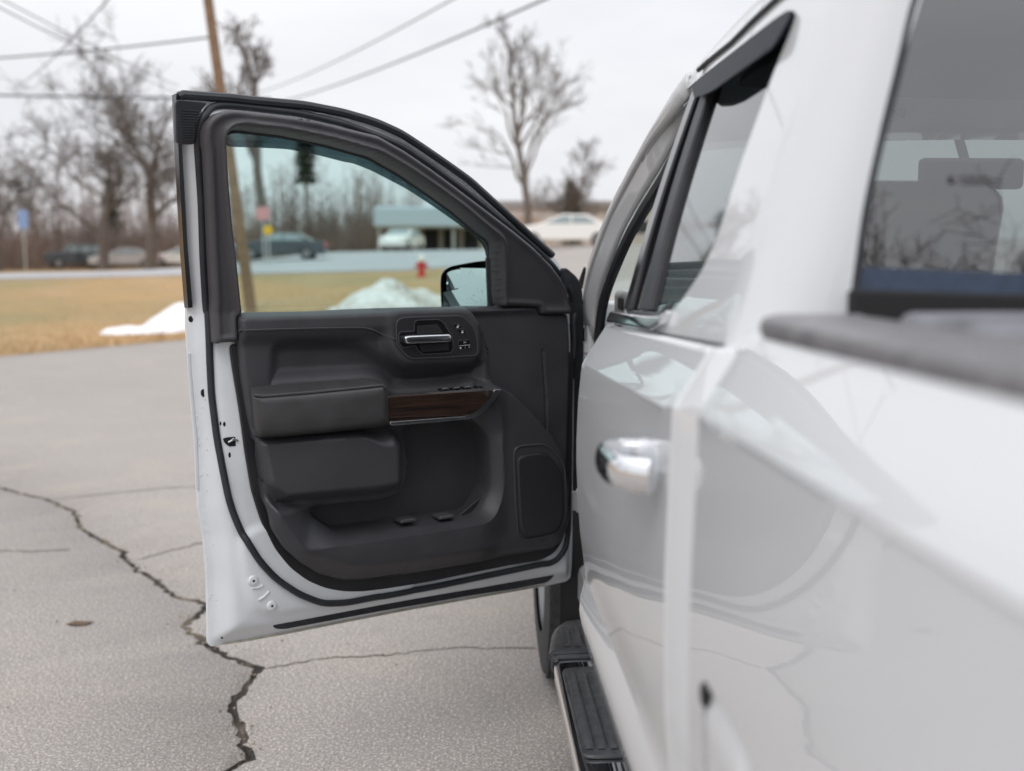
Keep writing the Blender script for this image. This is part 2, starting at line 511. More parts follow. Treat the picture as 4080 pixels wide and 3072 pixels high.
def text_mesh(name, body, size, material, parent, origin, xdir, zdir, ext=0.0002):
    cu = bpy.data.curves.new(name, 'FONT'); cu.body = body; cu.size = size; cu.align_x = 'CENTER'; cu.align_y = 'CENTER'; cu.extrude = ext
    t = bpy.data.objects.new(name, cu); COL.objects.link(t)
    bpy.context.view_layer.update()
    me = bpy.data.meshes.new_from_object(t.evaluated_get(bpy.context.evaluated_depsgraph_get()))
    bpy.data.objects.remove(t)
    x, z = Vector(xdir).normalized(), Vector(zdir).normalized(); y = x.cross(z) * -1
    M = Matrix.Identity(4)
    for i in range(3):
        M[i][0] = x[i]; M[i][1] = z[i]; M[i][2] = x.cross(z)[i]; M[i][3] = origin[i]
    me.transform(M); me.materials.clear(); me.materials.append(MATS[material])
    return link(bpy.data.objects.new(name, me), parent)
# ------------------------------------------------------------------ front door tables: outline points (s, z) in metres,
# s runs from the hinge line to the rear edge of the door, z is the height above ground, n stands off the outer skin
DT = {}
DT['outer'] = (0, [(1.232, 1.8642), (1.172, 1.8641), (1.1117, 1.8651), (1.0537, 1.8631), (0.9275, 1.8619), (0.8276, 1.8519), (0.765, 1.8409), (0.7225, 1.8316), (0.6562, 1.8108), (0.5927, 1.7812), (0.5045, 1.7381), (0.4355, 1.703), (0.3623, 1.6562), (0.2601, 1.5907), (0.1528, 1.5225), (0.0859, 1.481), (0.0693, 1.4585), (0.0318, 1.4391), (0.0029, 1.4161), (-0.0167, 1.3883), (-0.0262, 1.3397), (-0.029, 1.2821), (-0.0296, 1.2243), (-0.0242, 1.1852), (-0.01, 1.1673), (-0.0035, 1.1292), (-0.001, 0.8165), (-0.0009, 0.7165), (-0.0009, 0.6159), (0.0009, 0.5318), (0.0055, 0.4953), (0.0176, 0.4871), (0.1054, 0.4847), (0.5859, 0.4918), (0.7721, 0.4917), (0.9128, 0.4909), (1.0467, 0.4921), (1.1522, 0.4978), (1.1496, 0.5971), (1.1489, 0.6764), (1.1537, 0.7873), (1.1646, 0.8574), (1.166, 0.9443), (1.1626, 1.029), (1.1693, 1.1325), (1.1743, 1.2347), (1.1787, 1.2754), (1.1793, 1.3359), (1.1775, 1.3728), (1.1794, 1.386), (1.1966, 1.5144), (1.2136, 1.6721), (1.2275, 1.8059)])
DT['opening'] = (0.075, [(1.1304, 1.763), (1.1296, 1.7698), (1.1248, 1.778), (1.1156, 1.7853), (1.1026, 1.7888), (1.0747, 1.7888), (1.0623, 1.7872), (0.9882, 1.7837), (0.8713, 1.7686), (0.7477, 1.7449), (0.6608, 1.7077), (0.5755, 1.6645), (0.4859, 1.6167), (0.4147, 1.5721), (0.3563, 1.5379), (0.3488, 1.5287), (0.3289, 1.4388), (0.3105, 1.356), (0.4122, 1.3559), (0.6111, 1.358), (0.7699, 1.3568), (0.8816, 1.3543), (1.0532, 1.3564), (1.0633, 1.3579), (1.0846, 1.4783), (1.1022, 1.5677), (1.1187, 1.6714), (1.1274, 1.7386)])
DT['garnish'] = (0.08, [(1.0749, 1.2864), (1.1169, 1.2855), (1.1355, 1.2823), (1.1376, 1.3878), (1.1531, 1.5142), (1.1662, 1.6356), (1.1771, 1.7358), (1.1833, 1.7553), (1.1847, 1.7775), (1.1811, 1.7954), (1.1746, 1.8046), (1.1635, 1.8141), (1.1521, 1.8215), (1.1359, 1.8264), (1.1121, 1.8286), (1.0795, 1.8263), (1.0309, 1.8254), (0.9177, 1.8174), (0.8382, 1.8049), (0.7506, 1.7914), (0.6708, 1.7589), (0.5864, 1.717), (0.4977, 1.6694), (0.4045, 1.6182), (0.3068, 1.5641), (0.2296, 1.518), (0.1583, 1.4673), (0.1103, 1.4227), (0.0824, 1.3845), (0.0644, 1.3321), (0.0644, 1.3253), (0.171, 1.3284), (0.1782, 1.349), (0.3137, 1.3555), (0.3321, 1.4389), (0.352, 1.5287), (0.3594, 1.5379), (0.4177, 1.5719), (0.4888, 1.6164), (0.5782, 1.6642), (0.6634, 1.7073), (0.75, 1.7444), (0.8735, 1.7681), (0.9901, 1.7831), (1.0641, 1.7867), (1.0765, 1.7882), (1.1043, 1.7883), (1.1173, 1.7847), (1.1264, 1.7775), (1.1313, 1.7693), (1.132, 1.7625), (1.1204, 1.6711), (1.1039, 1.5675), (1.0863, 1.4783), (1.065, 1.3581), (1.0775, 1.35)])
DT['trim'] = (0.085, [(1.0793, 1.3469), (1.0739, 1.3544), (1.0567, 1.3569), (0.8857, 1.3548), (0.7745, 1.3573), (0.6163, 1.3585), (0.4182, 1.3564), (0.184, 1.3505), (0.1759, 1.3283), (0.068, 1.3252), (0.0626, 1.2899), (0.0594, 1.234), (0.0595, 1.1408), (0.0687, 0.8385), (0.068, 0.7547), (0.0721, 0.6774), (0.0856, 0.6426), (0.127, 0.6218), (0.2772, 0.6236), (0.5756, 0.6256), (0.7139, 0.6286), (0.6282, 0.6287), (0.7374, 0.6317), (0.8077, 0.6398), (0.8759, 0.6659), (0.9254, 0.7027), (0.9736, 0.7514), (1.0076, 0.8098), (1.0248, 0.8813), (1.0326, 0.9441), (1.0268, 0.9246), (1.0386, 1.0125), (1.0554, 1.0997), (1.0699, 1.1991), (1.076, 1.2834)])
DT['carrier'] = (0.06, [(1.0932, 1.2825), (1.0866, 1.2181), (1.0723, 1.1151), (1.0614, 1.0109), (1.0467, 0.905), (1.0235, 0.8231), (0.9901, 0.7456), (0.9489, 0.6881), (0.8997, 0.6446), (0.8491, 0.6165), (0.7972, 0.5995), (0.7441, 0.5906), (0.6715, 0.5869), (0.5467, 0.5842), (0.4357, 0.5876), (0.261, 0.5903), (0.1534, 0.5889), (0.1038, 0.6057), (0.0761, 0.6414), (0.0513, 0.7082), (0.0436, 0.8004), (0.043, 0.9392), (0.0435, 1.2128), (0.1018, 1.2156), (0.2083, 0.9095), (0.5615, 0.6885), (0.9303, 0.769), (0.992, 1.0742), (1.064, 1.2779)])
DT['weather'] = (0.05, [(1.1843, 1.7521), (1.1863, 1.7745), (1.1835, 1.797), (1.1752, 1.8164), (1.1621, 1.8328), (1.1449, 1.8422), (1.1211, 1.845), (1.0702, 1.8446), (0.9457, 1.839), (0.8265, 1.8217), (0.7426, 1.7996), (0.6575, 1.775), (0.5725, 1.7337), (0.4828, 1.6846), (0.3889, 1.6339), (0.2904, 1.5797), (0.1863, 1.5194), (0.1189, 1.4708), (0.0761, 1.4308), (0.0406, 1.3828), (0.0227, 1.3296), (0.036, 1.3096), (0.0314, 1.2643), (0.0317, 1.1964), (0.0329, 1.136), (0.0409, 0.8296), (0.0395, 0.7445), (0.0429, 0.6726), (0.0575, 0.6121), (0.0896, 0.5823), (0.1246, 0.5696), (0.141, 0.5754), (0.2546, 0.5722), (0.5091, 0.5656), (0.6979, 0.5671), (0.6852, 0.5688), (0.7933, 0.5678), (0.8628, 0.5798), (0.9299, 0.6176), (0.99, 0.668), (1.0323, 0.721), (1.0702, 0.7896), (1.0934, 0.852), (1.1046, 0.8952), (1.1119, 0.9469), (1.1156, 0.9717), (1.1246, 1.0498), (1.1333, 1.1524), (1.1363, 1.2703), (1.1375, 1.3704), (1.1384, 1.3497), (1.1563, 1.4964), (1.1682, 1.6195), (1.182, 1.7312)])
DT['bottomseal'] = (0.03, [(0.9924, 0.5383), (0.9807, 0.5401), (0.8965, 0.5389), (0.749, 0.5377), (0.5309, 0.5345), (0.3469, 0.5305), (0.1876, 0.5321), (0.1048, 0.5363), (0.0868, 0.5301), (0.0935, 0.5193), (0.1159, 0.5064), (0.2417, 0.5061), (0.3984, 0.512), (0.5312, 0.5134), (0.6762, 0.5162), (0.8207, 0.5167), (0.958, 0.5172), (0.9845, 0.5231)])
DT['corner'] = (0.045, [(1.2433, 1.843), (1.2371, 1.8459), (1.2267, 1.8453), (1.1683, 1.8439), (1.1794, 1.8332), (1.1902, 1.8159), (1.1946, 1.7912), (1.1934, 1.7507), (1.2146, 1.7507), (1.2368, 1.7515)])
DT['applique'] = (0.012, [(1.2359, 1.8614), (1.2249, 1.862), (1.2299, 1.8476), (1.2206, 1.8039), (1.2172, 1.7546), (1.2076, 1.6717), (1.19, 1.5144), (1.1699, 1.3712), (1.1809, 1.3696), (1.2002, 1.5144), (1.2171, 1.6714), (1.2309, 1.8045)])
DT['rib0'] = (0.05, [(1.2282, 1.8234), (1.1851, 1.8235)])
DT['rib1'] = (0.05, [(1.2236, 1.7596), (1.1979, 1.7609)])
DT['armbase'] = (0.09, [(1.0532, 1.1546), (1.0542, 1.1665), (1.0499, 1.1723), (1.0359, 1.1731), (0.8919, 1.175), (0.7356, 1.176), (0.7152, 1.174), (0.6844, 1.1591), (0.6766, 1.1433), (0.6698, 1.1173), (0.6745, 1.0665), (0.6668, 1.042), (0.7022, 1.0376), (0.8575, 1.0367), (1.0043, 1.0369), (1.036, 1.0432), (1.0462, 1.0551), (1.0502, 1.0999)])
DT['armface'] = (0.155, [(1.0716, 1.1594), (1.0668, 1.1574), (1.0601, 1.1556), (1.043, 1.1531), (0.9195, 1.1543), (0.7707, 1.1579), (0.7322, 1.1593), (0.7174, 1.1597), (0.7136, 1.1488), (0.7108, 1.1273), (0.7138, 1.0848), (0.7101, 1.0702), (0.7375, 1.0635), (0.8851, 1.0619), (1.0247, 1.0604), (1.0523, 1.0652), (1.0609, 1.0753), (1.0665, 1.1092)])
DT['wood'] = (0.135, [(0.6998, 1.1276), (0.6968, 1.1301), (0.548, 1.1289), (0.3729, 1.1267), (0.3674, 1.126), (0.3864, 1.1), (0.4196, 1.0739), (0.4372, 1.0657), (0.4568, 1.061), (0.5695, 1.0668), (0.6937, 1.0734), (0.6996, 1.0771)])
DT['woodlow'] = (0.13, [(0.6971, 1.0763), (0.6912, 1.0725), (0.5667, 1.0659), (0.4538, 1.0602), (0.4342, 1.0649), (0.4386, 1.063), (0.4604, 1.059), (0.5668, 1.06), (0.6923, 1.0618), (0.6962, 1.0672)])
DT['chrome'] = (0.132, [(0.6933, 1.0621), (0.5679, 1.0603), (0.4615, 1.0593), (0.4354, 1.0668), (0.4045, 1.0857), (0.3845, 1.1053), (0.3666, 1.1256), (0.3655, 1.1269), (0.3464, 1.1256), (0.3437, 1.1235), (0.3554, 1.1051), (0.3868, 1.0749), (0.4046, 1.0629), (0.4289, 1.0514), (0.4616, 1.0507), (0.568, 1.0505), (0.6865, 1.0521), (0.6914, 1.0561)])
DT['switch'] = (0.115, [(0.5704, 1.1309), (0.5578, 1.1378), (0.5368, 1.1402), (0.3761, 1.1377), (0.3582, 1.1352), (0.3402, 1.1245), (0.3605, 1.1239), (0.4728, 1.1256)])
DT['bezel'] = (0.118, [(0.6628, 1.274), (0.663, 1.3189), (0.657, 1.3292), (0.6453, 1.3345), (0.5679, 1.3351), (0.4714, 1.3344), (0.4571, 1.3301), (0.4266, 1.3031), (0.4167, 1.2793), (0.4131, 1.2556), (0.4132, 1.2321), (0.4197, 1.2237), (0.5166, 1.2231), (0.6188, 1.2249), (0.6373, 1.2359), (0.6563, 1.2587)])
DT['cup'] = (0.125, [(0.6106, 1.2964), (0.6103, 1.3175), (0.606, 1.3249), (0.5958, 1.3268), (0.5407, 1.3266), (0.5285, 1.3231), (0.518, 1.3144), (0.5024, 1.2893), (0.4954, 1.2828), (0.4903, 1.2517), (0.4939, 1.238), (0.501, 1.2337), (0.5848, 1.2339), (0.6001, 1.2475), (0.6067, 1.26), (0.644, 1.2541), (0.6523, 1.262), (0.6572, 1.2742), (0.6578, 1.2892), (0.6519, 1.2972), (0.6131, 1.2972)])
DT['lever'] = (0.14, [(0.6497, 1.2838), (0.6463, 1.2867), (0.638, 1.2886), (0.5803, 1.2886), (0.5127, 1.2882), (0.5083, 1.285), (0.5061, 1.2765), (0.5067, 1.2665), (0.5111, 1.2647), (0.5806, 1.2651), (0.6315, 1.2648), (0.6408, 1.2647), (0.6457, 1.2687)])
DT['lock1'] = (0.123, [(0.4949, 1.3127), (0.4727, 1.3128), (0.4611, 1.3), (0.4843, 1.299)])
DT['lock2'] = (0.123, [(0.4835, 1.2985), (0.4593, 1.2984), (0.4477, 1.2871), (0.4513, 1.2844), (0.4728, 1.2857)])
DT['mem'] = (0.123, [(0.4765, 1.2673), (0.4379, 1.2677), (0.4371, 1.2414), (0.4749, 1.2424)])
DT['spk_ring'] = (0.1, [(0.2825, 0.9382), (0.2739, 0.9501), (0.2481, 0.9531), (0.1827, 0.9507), (0.1583, 0.941), (0.1154, 0.8996), (0.097, 0.8639), (0.0915, 0.7308), (0.1005, 0.6977), (0.1231, 0.6779), (0.1682, 0.6728), (0.2258, 0.6716), (0.2564, 0.6815), (0.2673, 0.6978), (0.276, 0.7913)])
DT['spk'] = (0.104, [(0.2744, 0.9125), (0.2658, 0.9226), (0.2421, 0.9268), (0.1853, 0.9268), (0.1676, 0.9184), (0.1317, 0.8794), (0.1134, 0.8475), (0.1081, 0.7337), (0.117, 0.7045), (0.1396, 0.6848), (0.2285, 0.6803), (0.2504, 0.6889), (0.2634, 0.7167), (0.2687, 0.8058)])
DT['pocket'] = (0.1, [(0.904, 0.8384), (0.8968, 0.8506), (0.7043, 0.8435), (0.6444, 0.85), (0.6213, 0.8783), (0.613, 0.9359), (0.6271, 1.0193), (0.6277, 1.0393), (0.6091, 1.0415), (0.5079, 1.0424), (0.4141, 1.0444), (0.3718, 1.006), (0.3561, 0.9813), (0.3516, 0.9359), (0.348, 0.8725), (0.3481, 0.8327), (0.3837, 0.7755), (0.4086, 0.7606), (0.6074, 0.7639), (0.7859, 0.7643), (0.8181, 0.7671), (0.8426, 0.7805), (0.894, 0.8239)])
DT['lipcrease'] = (0.13, [(1.0027, 0.8623), (1.006, 0.8536), (0.9377, 0.7522), (0.826, 0.7503), (0.6234, 0.7471), (0.3857, 0.7501), (0.3482, 0.7697), (0.3272, 0.8032), (0.3154, 0.8451), (0.3187, 0.9103), (0.3271, 0.9827), (0.3181, 0.9859), (0.3407, 1.1039)])
DT['bolster'] = (0.13, [(1.0574, 1.0474), (0.8747, 1.0437), (0.6981, 1.0408), (0.682, 1.0467), (0.6581, 1.041), (0.6341, 1.0133), (0.6263, 0.9869), (0.6254, 0.8871), (0.6483, 0.8564), (0.7247, 0.8509), (0.9157, 0.8601), (1.0027, 0.8623), (1.023, 0.9011), (1.0413, 1.0024)])
DT['recess'] = (0.09, [(1.0049, 1.1478), (1.0016, 1.2687), (0.9905, 1.2869), (0.9619, 1.2932), (0.7571, 1.2871), (0.7183, 1.2719), (0.6753, 1.234), (0.6192, 1.1983), (0.5568, 1.1912), (0.3809, 1.2055), (0.3636, 1.2131), (0.3638, 1.13), (0.5729, 1.127), (0.6648, 1.128), (0.6844, 1.162), (0.716, 1.1741), (1.0006, 1.1749)])
DT['stitch'] = (0.112, [(1.0862, 1.3128), (1.0052, 1.3124), (0.898, 1.3112), (0.7555, 1.3084), (0.7381, 1.3053), (0.7168, 1.2982), (0.6895, 1.2857), (0.6618, 1.2738)])
DT['stitch2'] = (0.112, [(0.4118, 1.2717), (0.3745, 1.2702)])
DT['front'] = (0.085, [(0.3457, 1.1313), (0.3129, 1.1197), (0.2772, 1.0999), (0.2147, 1.0427), (0.1451, 0.9701), (0.0956, 0.893), (0.0784, 0.8089), (0.075, 0.7163), (0.0554, 0.7137), (0.0594, 1.2154), (0.3505, 1.2291)])
DT['step'] = (0.085, [(0.354, 1.2293), (0.3522, 1.1317)])
DT['seam2'] = (0.075, [(0.1608, 1.2195), (0.1495, 1.0857), (0.1458, 0.9868)])
DT['plateau'] = (0.045, [(1.084, 0.7967), (1.0758, 0.698), (1.0679, 0.6428), (1.053, 0.6051), (1.028, 0.5782), (0.9858, 0.5642), (0.8953, 0.566), (0.7554, 0.5666), (0.5703, 0.5661), (0.5678, 0.7838), (0.9228, 0.8292)])
DT['latch'] = (0.055, [(1.1117, 1.0424), (1.1005, 1.0455), (1.0656, 1.0452), (1.0645, 1.0243), (1.0839, 1.021), (1.0977, 1.0223), (1.1072, 1.0318)])
DT['bolt1'] = (0.03, [(1.049, 0.6716)])
DT['bolt2'] = (0.03, [(1.0017, 0.5973)])
DT['emb'] = (0.03, [(1.0528, 0.6523), (1.0236, 0.654), (1.0078, 0.6352), (1.0376, 0.6177)])
DT['hole1'] = (0.02, [(1.169, 1.3416)])
DT['hole2'] = (0.03, [(1.1472, 1.157)])
DT['hole3'] = (0.045, [(1.1065, 1.079)])
DT['hole4'] = (0.045, [(1.0961, 1.0)])
DT['hole5'] = (0.045, [(1.1147, 1.0807)])
DT['hole6'] = (0.01, [(1.1206, 0.521)])
DT['pressing'] = (0.02, [(1.1746, 1.2565), (1.1742, 1.2195), (1.1691, 1.1177), (1.1641, 1.0149), (1.1641, 0.9115)])
DT['visor'] = (-0.01, [(1.1138, 1.801), (1.0741, 1.8034), (1.0455, 1.8051), (0.9572, 1.8096), (0.837, 1.7952), (0.7823, 1.7915), (0.6202, 1.7322), (0.4403, 1.6393), (0.3065, 1.5562), (0.2956, 1.5297), (0.287, 1.4836), (0.3249, 1.4837), (0.3378, 1.5181), (0.3671, 1.5444), (0.4305, 1.5809), (0.5234, 1.6301), (0.6119, 1.6737), (0.7159, 1.7147), (0.7752, 1.7324), (0.7887, 1.732), (0.8926, 1.751), (0.9523, 1.757), (1.029, 1.7568), (1.1003, 1.7549), (1.111, 1.7606)])
DT['mirror_h'] = (-0.14, [(0.3919, 1.3437), (0.3867, 1.4155), (0.3796, 1.4465), (0.3542, 1.4651), (0.2699, 1.4787), (0.1932, 1.4858), (0.1935, 1.3262), (0.392, 1.3317)])
DT['mirror_g'] = (-0.13, [(0.3907, 1.3381), (0.3866, 1.3879), (0.3229, 1.4602), (0.2246, 1.4583), (0.2143, 1.3334)])
DT['mirror_s'] = (-0.13, [(0.3738, 1.4454), (0.3599, 1.4532), (0.3229, 1.4598), (0.3255, 1.4229), (0.3372, 1.399), (0.3788, 1.3909)])
# ------------------------------------------------------------------ the pickup truck
# truck frame: +Y is the way it faces, its left flank stands at x = 0.24, its middle at CXT
CXT = 1.266
truck = empty('pickup_truck', (CXT, 2.2, 0.0))
tag(truck, 'white crew cab pickup truck standing on grey asphalt with its front door wide open', 'pickup truck')

PZ = np.array([.42, .50, .60, .686, .722, .771, .793, .823, .862, .885, .905, .952, 1.017, 1.092, 1.138, 1.212, 1.284, 1.290, 1.296, 1.34, 1.366, 1.43])
PX = np.array([.36, .325, .29, .267, .256, .245, .2415, .2435, .2525, .2515, .2485, .242, .237, .2335, .2335, .236, .2425, .244, .2475, .275, .291, .331])
BZ = np.array([.42, .50, .60, .686, .722, .771, .793, .823, .862, .885, .905, .952, 1.017, 1.092, 1.138, 1.212, 1.284, 1.290, 1.296, 1.34, 1.366, 1.43])
BX = np.array([.36, .325, .29, .267, .256, .2455, .2425, .2435, .2500, .2500, .2485, .2445, .2425, .2425, .2435, .2460, .2470, .2450, .2475, .275, .291, .331])
def zshift(y):
    return np.interp(y, [-.8, .44, 1.09, 1.2, 2.15, 3.4, 5.0], [.058, .058, .047, .033, .0, -.012, -.02])
def side_x(y, z):
    zz = z - zshift(y) * sstep(.9, 1.22, z)
    x = np.interp(zz, PZ, PX)
    xb = np.interp(zz, BZ, BX)
    k = sstep(1.9, 1.1, y) * .85
    x = x * (1 - k) + xb * k
    return x + .035 * sstep(2.4, 3.5, y) - .02 * sstep(3.6, 4.2, y)
def SIDE(mirror=False, off=0.0):
    def fn(P, n=0.0):
        P = np.asarray(P, float)
        x = side_x(P[:, 0], P[:, 1]) + off + n
        if mirror: x = 2 * CXT - x
        return np.stack([x, P[:, 0], P[:, 1]], 1)
    return fn
GX0, GK, GZ0 = .293, .33, 1.366
def green_x(z): return GX0 + GK * (z - GZ0)
def GREEN(mirror=False, off=0.0):
    def fn(P, n=0.0):
        P = np.asarray(P, float)
        x = green_x(P[:, 1]) + off + n
        if mirror: x = 2 * CXT - x
        return np.stack([x, P[:, 0], P[:, 1]], 1)
    return fn
LEFT, RIGHT = (-1, 0, 0), (1, 0, 0)

def edge_round(fn, poly, w=.006, d=.006):
    """panel edges roll inwards a little so that the shut lines read as gaps between pressed sheets"""
    sgn = None
    def g(P, n=0.0):
        W = fn(P, n)
        e = dist(P, poly)
        k = (1 - np.clip(e / w, 0, 1)) ** 1.6 * d
        W[:, 0] += np.where(W[:, 0] < CXT, k, -k)
        return W
    return g

def panel(name, poly, holes, fn, material, parent, step=.03, face=LEFT, th=.004, round_=True, zlines=()):
    V, F = cdt(poly, holes, step, bstep=step * .5)
    f = edge_round(fn, poly) if round_ else fn
    sk = (0.02, 0, 0) if face == LEFT else (-0.02, 0, 0)
    return sheet(name, V, F, f, material, parent, face=face, skirt=sk, sharp=28)

def side_panel(name, poly, holes, fn, material, parent, face=LEFT):
    """flank sheet whose rows follow the pressed lines of the profile"""
    ys = np.arange(min(p[0] for p in poly), max(p[0] for p in poly), .05)
    lines = []
    for zk in (.722, .793, .862, .905, 1.284, 1.290, 1.296, 1.366):
        L = np.array([(y, zk + float(zshift(y)) * float(sstep(.9, 1.22, zk + zshift(y)))) for y in ys])
        ok = inside(L, poly)
        for h in holes: ok &= ~inside(L, h)
        ok &= dist(L, poly) > .008
        for h in holes: ok &= dist(L, h) > .004
        run = []
        for p, q in zip(L, ok):
            if q: run.append(p)
            else:
                if len(run) > 2: lines.append(np.array(run))
                run = []
        if len(run) > 2: lines.append(np.array(run))
    V, F = cdt(poly, holes, .024, lines=[l for l in lines], bstep=.010, rim=(.002, .006))
    sk = (0.02, 0, 0) if face == LEFT else (-0.02, 0, 0)
    return sheet(name, V, F, edge_round(fn, poly, .005, .003), material, parent, face=face, skirt=sk, sharp=14)

def arc(cy, cz, r, a0, a1, n=20):
    return [(cy + r * math.cos(math.radians(a0 + (a1 - a0) * i / n)), cz + r * math.sin(math.radians(a0 + (a1 - a0) * i / n))) for i in range(n + 1)]

# --- bed flank with wheel arch and fuel flap
def beltz(y): return 1.366 + float(zshift(y))
ARCH_Y, ARCH_R = .30, .50
bed_poly = [(1.118, .60), (1.118, 1.424), (-.70, 1.43), (-.70, .62)] + [(ARCH_Y - .55, .60)] + arc(ARCH_Y, .44, ARCH_R, 161, 19, 26) + [(ARCH_Y + .55, .60)]
fuel = smooth_poly([(1.045, 1.080), (.868, 1.080), (.868, .895), (1.045, .895)], .01, 14)
fuel_gap = smooth_poly([(1.050, 1.085), (.863, 1.085), (.863, .890), (1.050, .890)], .01, 14)
for mir, fc in ((False, LEFT), (True, RIGHT)):
    bs = side_panel('bed_side', bed_poly, [] if mir else [fuel_gap], SIDE(mir), 'white_paint', truck, fc)
    if not mir:
        V, F = cdt(fuel, (), .02)
        fd = sheet('fuel_door', V, F, edge_round(SIDE(False, -.0025), fuel, .012, .007), 'white_paint', bs, face=LEFT, skirt=(.015, 0, 0), sharp=60)
        prism('fuel_recess', fuel_gap, .012, .03, SIDE(), 'flat_black', bs)
        mb = MB(); mb.lathe([(.012, 0), (.013, .003), (.010, .006)], 16, Matrix.Translation((.2435, 1.034, 1.072)) @ Matrix.Rotation(math.radians(-90), 4, 'Y'))
        mb.build('fuel_door_bumper', 'flat_black', bs)
# rail caps
def rail(mir):
    prof = [(.296, 1.418), (.292, 1.428), (.296, 1.437), (.310, 1.4405), (.395, 1.4405), (.402, 1.436), (.402, 1.40), (.330, 1.40)]
    ys = np.linspace(1.105, -.72, 40)
    v, f = [], []
    for y in ys:
        for (x, z) in prof:
            zz = z + .004 * math.sin(y * 1.7) * 0
            k = 0.0 if y < 1.08 else (y - 1.08) * .5
            v.append(((2 * CXT - x - k) if mir else x + k, y, zz))
    k = len(prof)
    for i in range(len(ys) - 1):
        for j in range(k):
            q = (i * k + j, i * k + (j + 1) % k, (i + 1) * k + (j + 1) % k, (i + 1) * k + j)
            f.append(q if not mir else q[::-1])
    f.append(tuple(range(k))[::-1]); f.append(tuple(range((len(ys) - 1) * k, len(ys) * k)))
    meshobj('bed_rail_cap', v, f, 'rail_plastic', truck, sharp=50)
rail(False); rail(True)
MB().box(.42, 2 * CXT - .42, -.70, 1.045, 1.405, 1.446).build('bed_cover', 'cover_vinyl', truck, bevel=.012, seg=3)
MB().box(.405, 2 * CXT - .405, 1.052, 1.095, .75, 1.428).build('bed_front_wall', 'rail_plastic', truck, bevel=.008)
MB().box(.34, 2 * CXT - .34, -.70, 1.05, .72, .78).build('bed_floor', 'underbody', truck)
def bed_inner(mir):
    x0, x1 = (.402, .44) if not mir else (2 * CXT - .44, 2 * CXT - .402)
    MB().box(x0, x1, -.70, 1.05, .78, 1.40).build('bed_inner_wall', 'rail_plastic', truck)
bed_inner(False); bed_inner(True)
MB().box(.33, 2 * CXT - .33, -.76, -.705, .70, 1.42).build('tailgate', 'white_paint', truck, bevel=.012)

# --- cab flank behind the rear door
q_poly = [(1.238, .60), (1.238, beltz(1.238) - .002), (1.131, beltz(1.131) - .002), (1.131, .60)]
for mir, fc in ((False, LEFT), (True, RIGHT)):
    base = SIDE(mir)
    def qf(P, n=0.0, base=base, mir=mir):
        W = base(P, n); k = .026 * np.clip((1.232 - P[:, 0]) / .10, 0, 1) ** 1.3
        W[:, 0] += -k if mir else k
        return W
    side_panel('cab_quarter_panel', q_poly, [], qf, 'white_paint', truck, fc)
MB().box(.30, 2 * CXT - .30, 1.146, 1.176, .55, 1.40).build('cab_back_wall', 'white_paint', truck)

# --- rear door
rd_poly = [(2.150, .66)] + [(2.150, z) for z in np.linspace(.70, 1.364, 6)] + [(2.10, beltz(2.1) - .001), (1.62, beltz(1.62) - .001), (1.245, beltz(1.245) - .002)] + [(1.245, .74), (1.255, .68), (1.29, .655)]
rear_door = side_panel('rear_door', rd_poly, [], SIDE(False, 0), 'white_paint', truck, LEFT)
# shut edge of the rear door facing the front door opening
e = [(side_x(2.15, z) + .006, z) for z in np.linspace(.66, 1.364, 30)]
v = [(x, 2.150, z) for x, z in e] + [(x + .05, 2.138, z) for x, z in e]
k = len(e)
meshobj('shut_edge', v, [(i, i + 1, k + i + 1, k + i) for i in range(k - 1)], 'white_paint', rear_door)
# mirror image: right side doors as pressed panels
side_panel('right_rear_door', [(2.15, .66), (2.15, 1.364), (1.245, beltz(1.245) - .002), (1.245, .66)], [], SIDE(True), 'white_paint', truck, RIGHT)
side_panel('right_front_door', [(3.36, .60), (3.36, 1.352), (2.158, 1.362), (2.158, .60)], [], SIDE(True), 'white_paint', truck, RIGHT)

# greenhouse frame with the rear window opening
win = smooth_poly([(2.000, 1.396), (1.615, 1.408), (1.55, 1.437), (1.49, 1.477), (1.468, 1.52), (1.478, 1.62), (1.472, 1.72), (1.455, 1.80), (1.50, 1.818), (1.60, 1.822), (1.99, 1.812), (2.020, 1.79), (2.022, 1.6)], .008, 3)
g_poly = [(2.010, 1.3675), (2.034, 1.60), (2.034, 1.790), (2.06, 1.822), (2.26, 1.812), (2.27, 1.835), (2.12, 1.862), (1.9, 1.884), (1.5, 1.890), (1.262, 1.872), (1.250, 1.60), (1.235, beltz(1.235) + .001), (1.62, beltz(1.62) + .001)]
for mir, fc in ((False, LEFT), (True, RIGHT)):
    V, F = cdt(g_poly, [win], .03, bstep=.015)
    sheet('cab_pillar_frame', V, F, edge_round(GREEN(mir), g_poly, .008, .004), 'white_paint', truck, face=fc, skirt=(.02 if not mir else -.02, 0, 0), sharp=40)
    V, F = cdt(win, (), .05)
    gl = sheet('rear_side_window', V, F, GREEN(mir, .012), 'tint_glass', rear_door if not mir else truck, face=fc)
    if not mir: side_glass = gl
# black seal round the glass
mb = MB(); W = GREEN(False, .007)(win); mb.tube([tuple(p) for p in W], .0055, 8, closed=True)
mb.build('window_seal', 'rubber', rear_door)
# front upright of the rear window: black double bar
for (a, b, n, w) in (((1.975, 1.402), (2.035, 1.800), .000, .030), ((1.835, 1.408), (1.945, 1.795), .004, .034)):
    pts = [(a[0] + (b[0] - a[0]) * t + .03 * math.sin(math.pi * t), a[1] + (b[1] - a[1]) * t) for t in np.linspace(0, 1, 14)]
    P = [(y + w, z) for y, z in pts] + [(y - w, z) for y, z in reversed(pts)]
    prism('window_upright', P, n - .003, n + .02, GREEN(), 'gloss_black' if w < .032 else 'rubber', rear_door, bevel=.004)
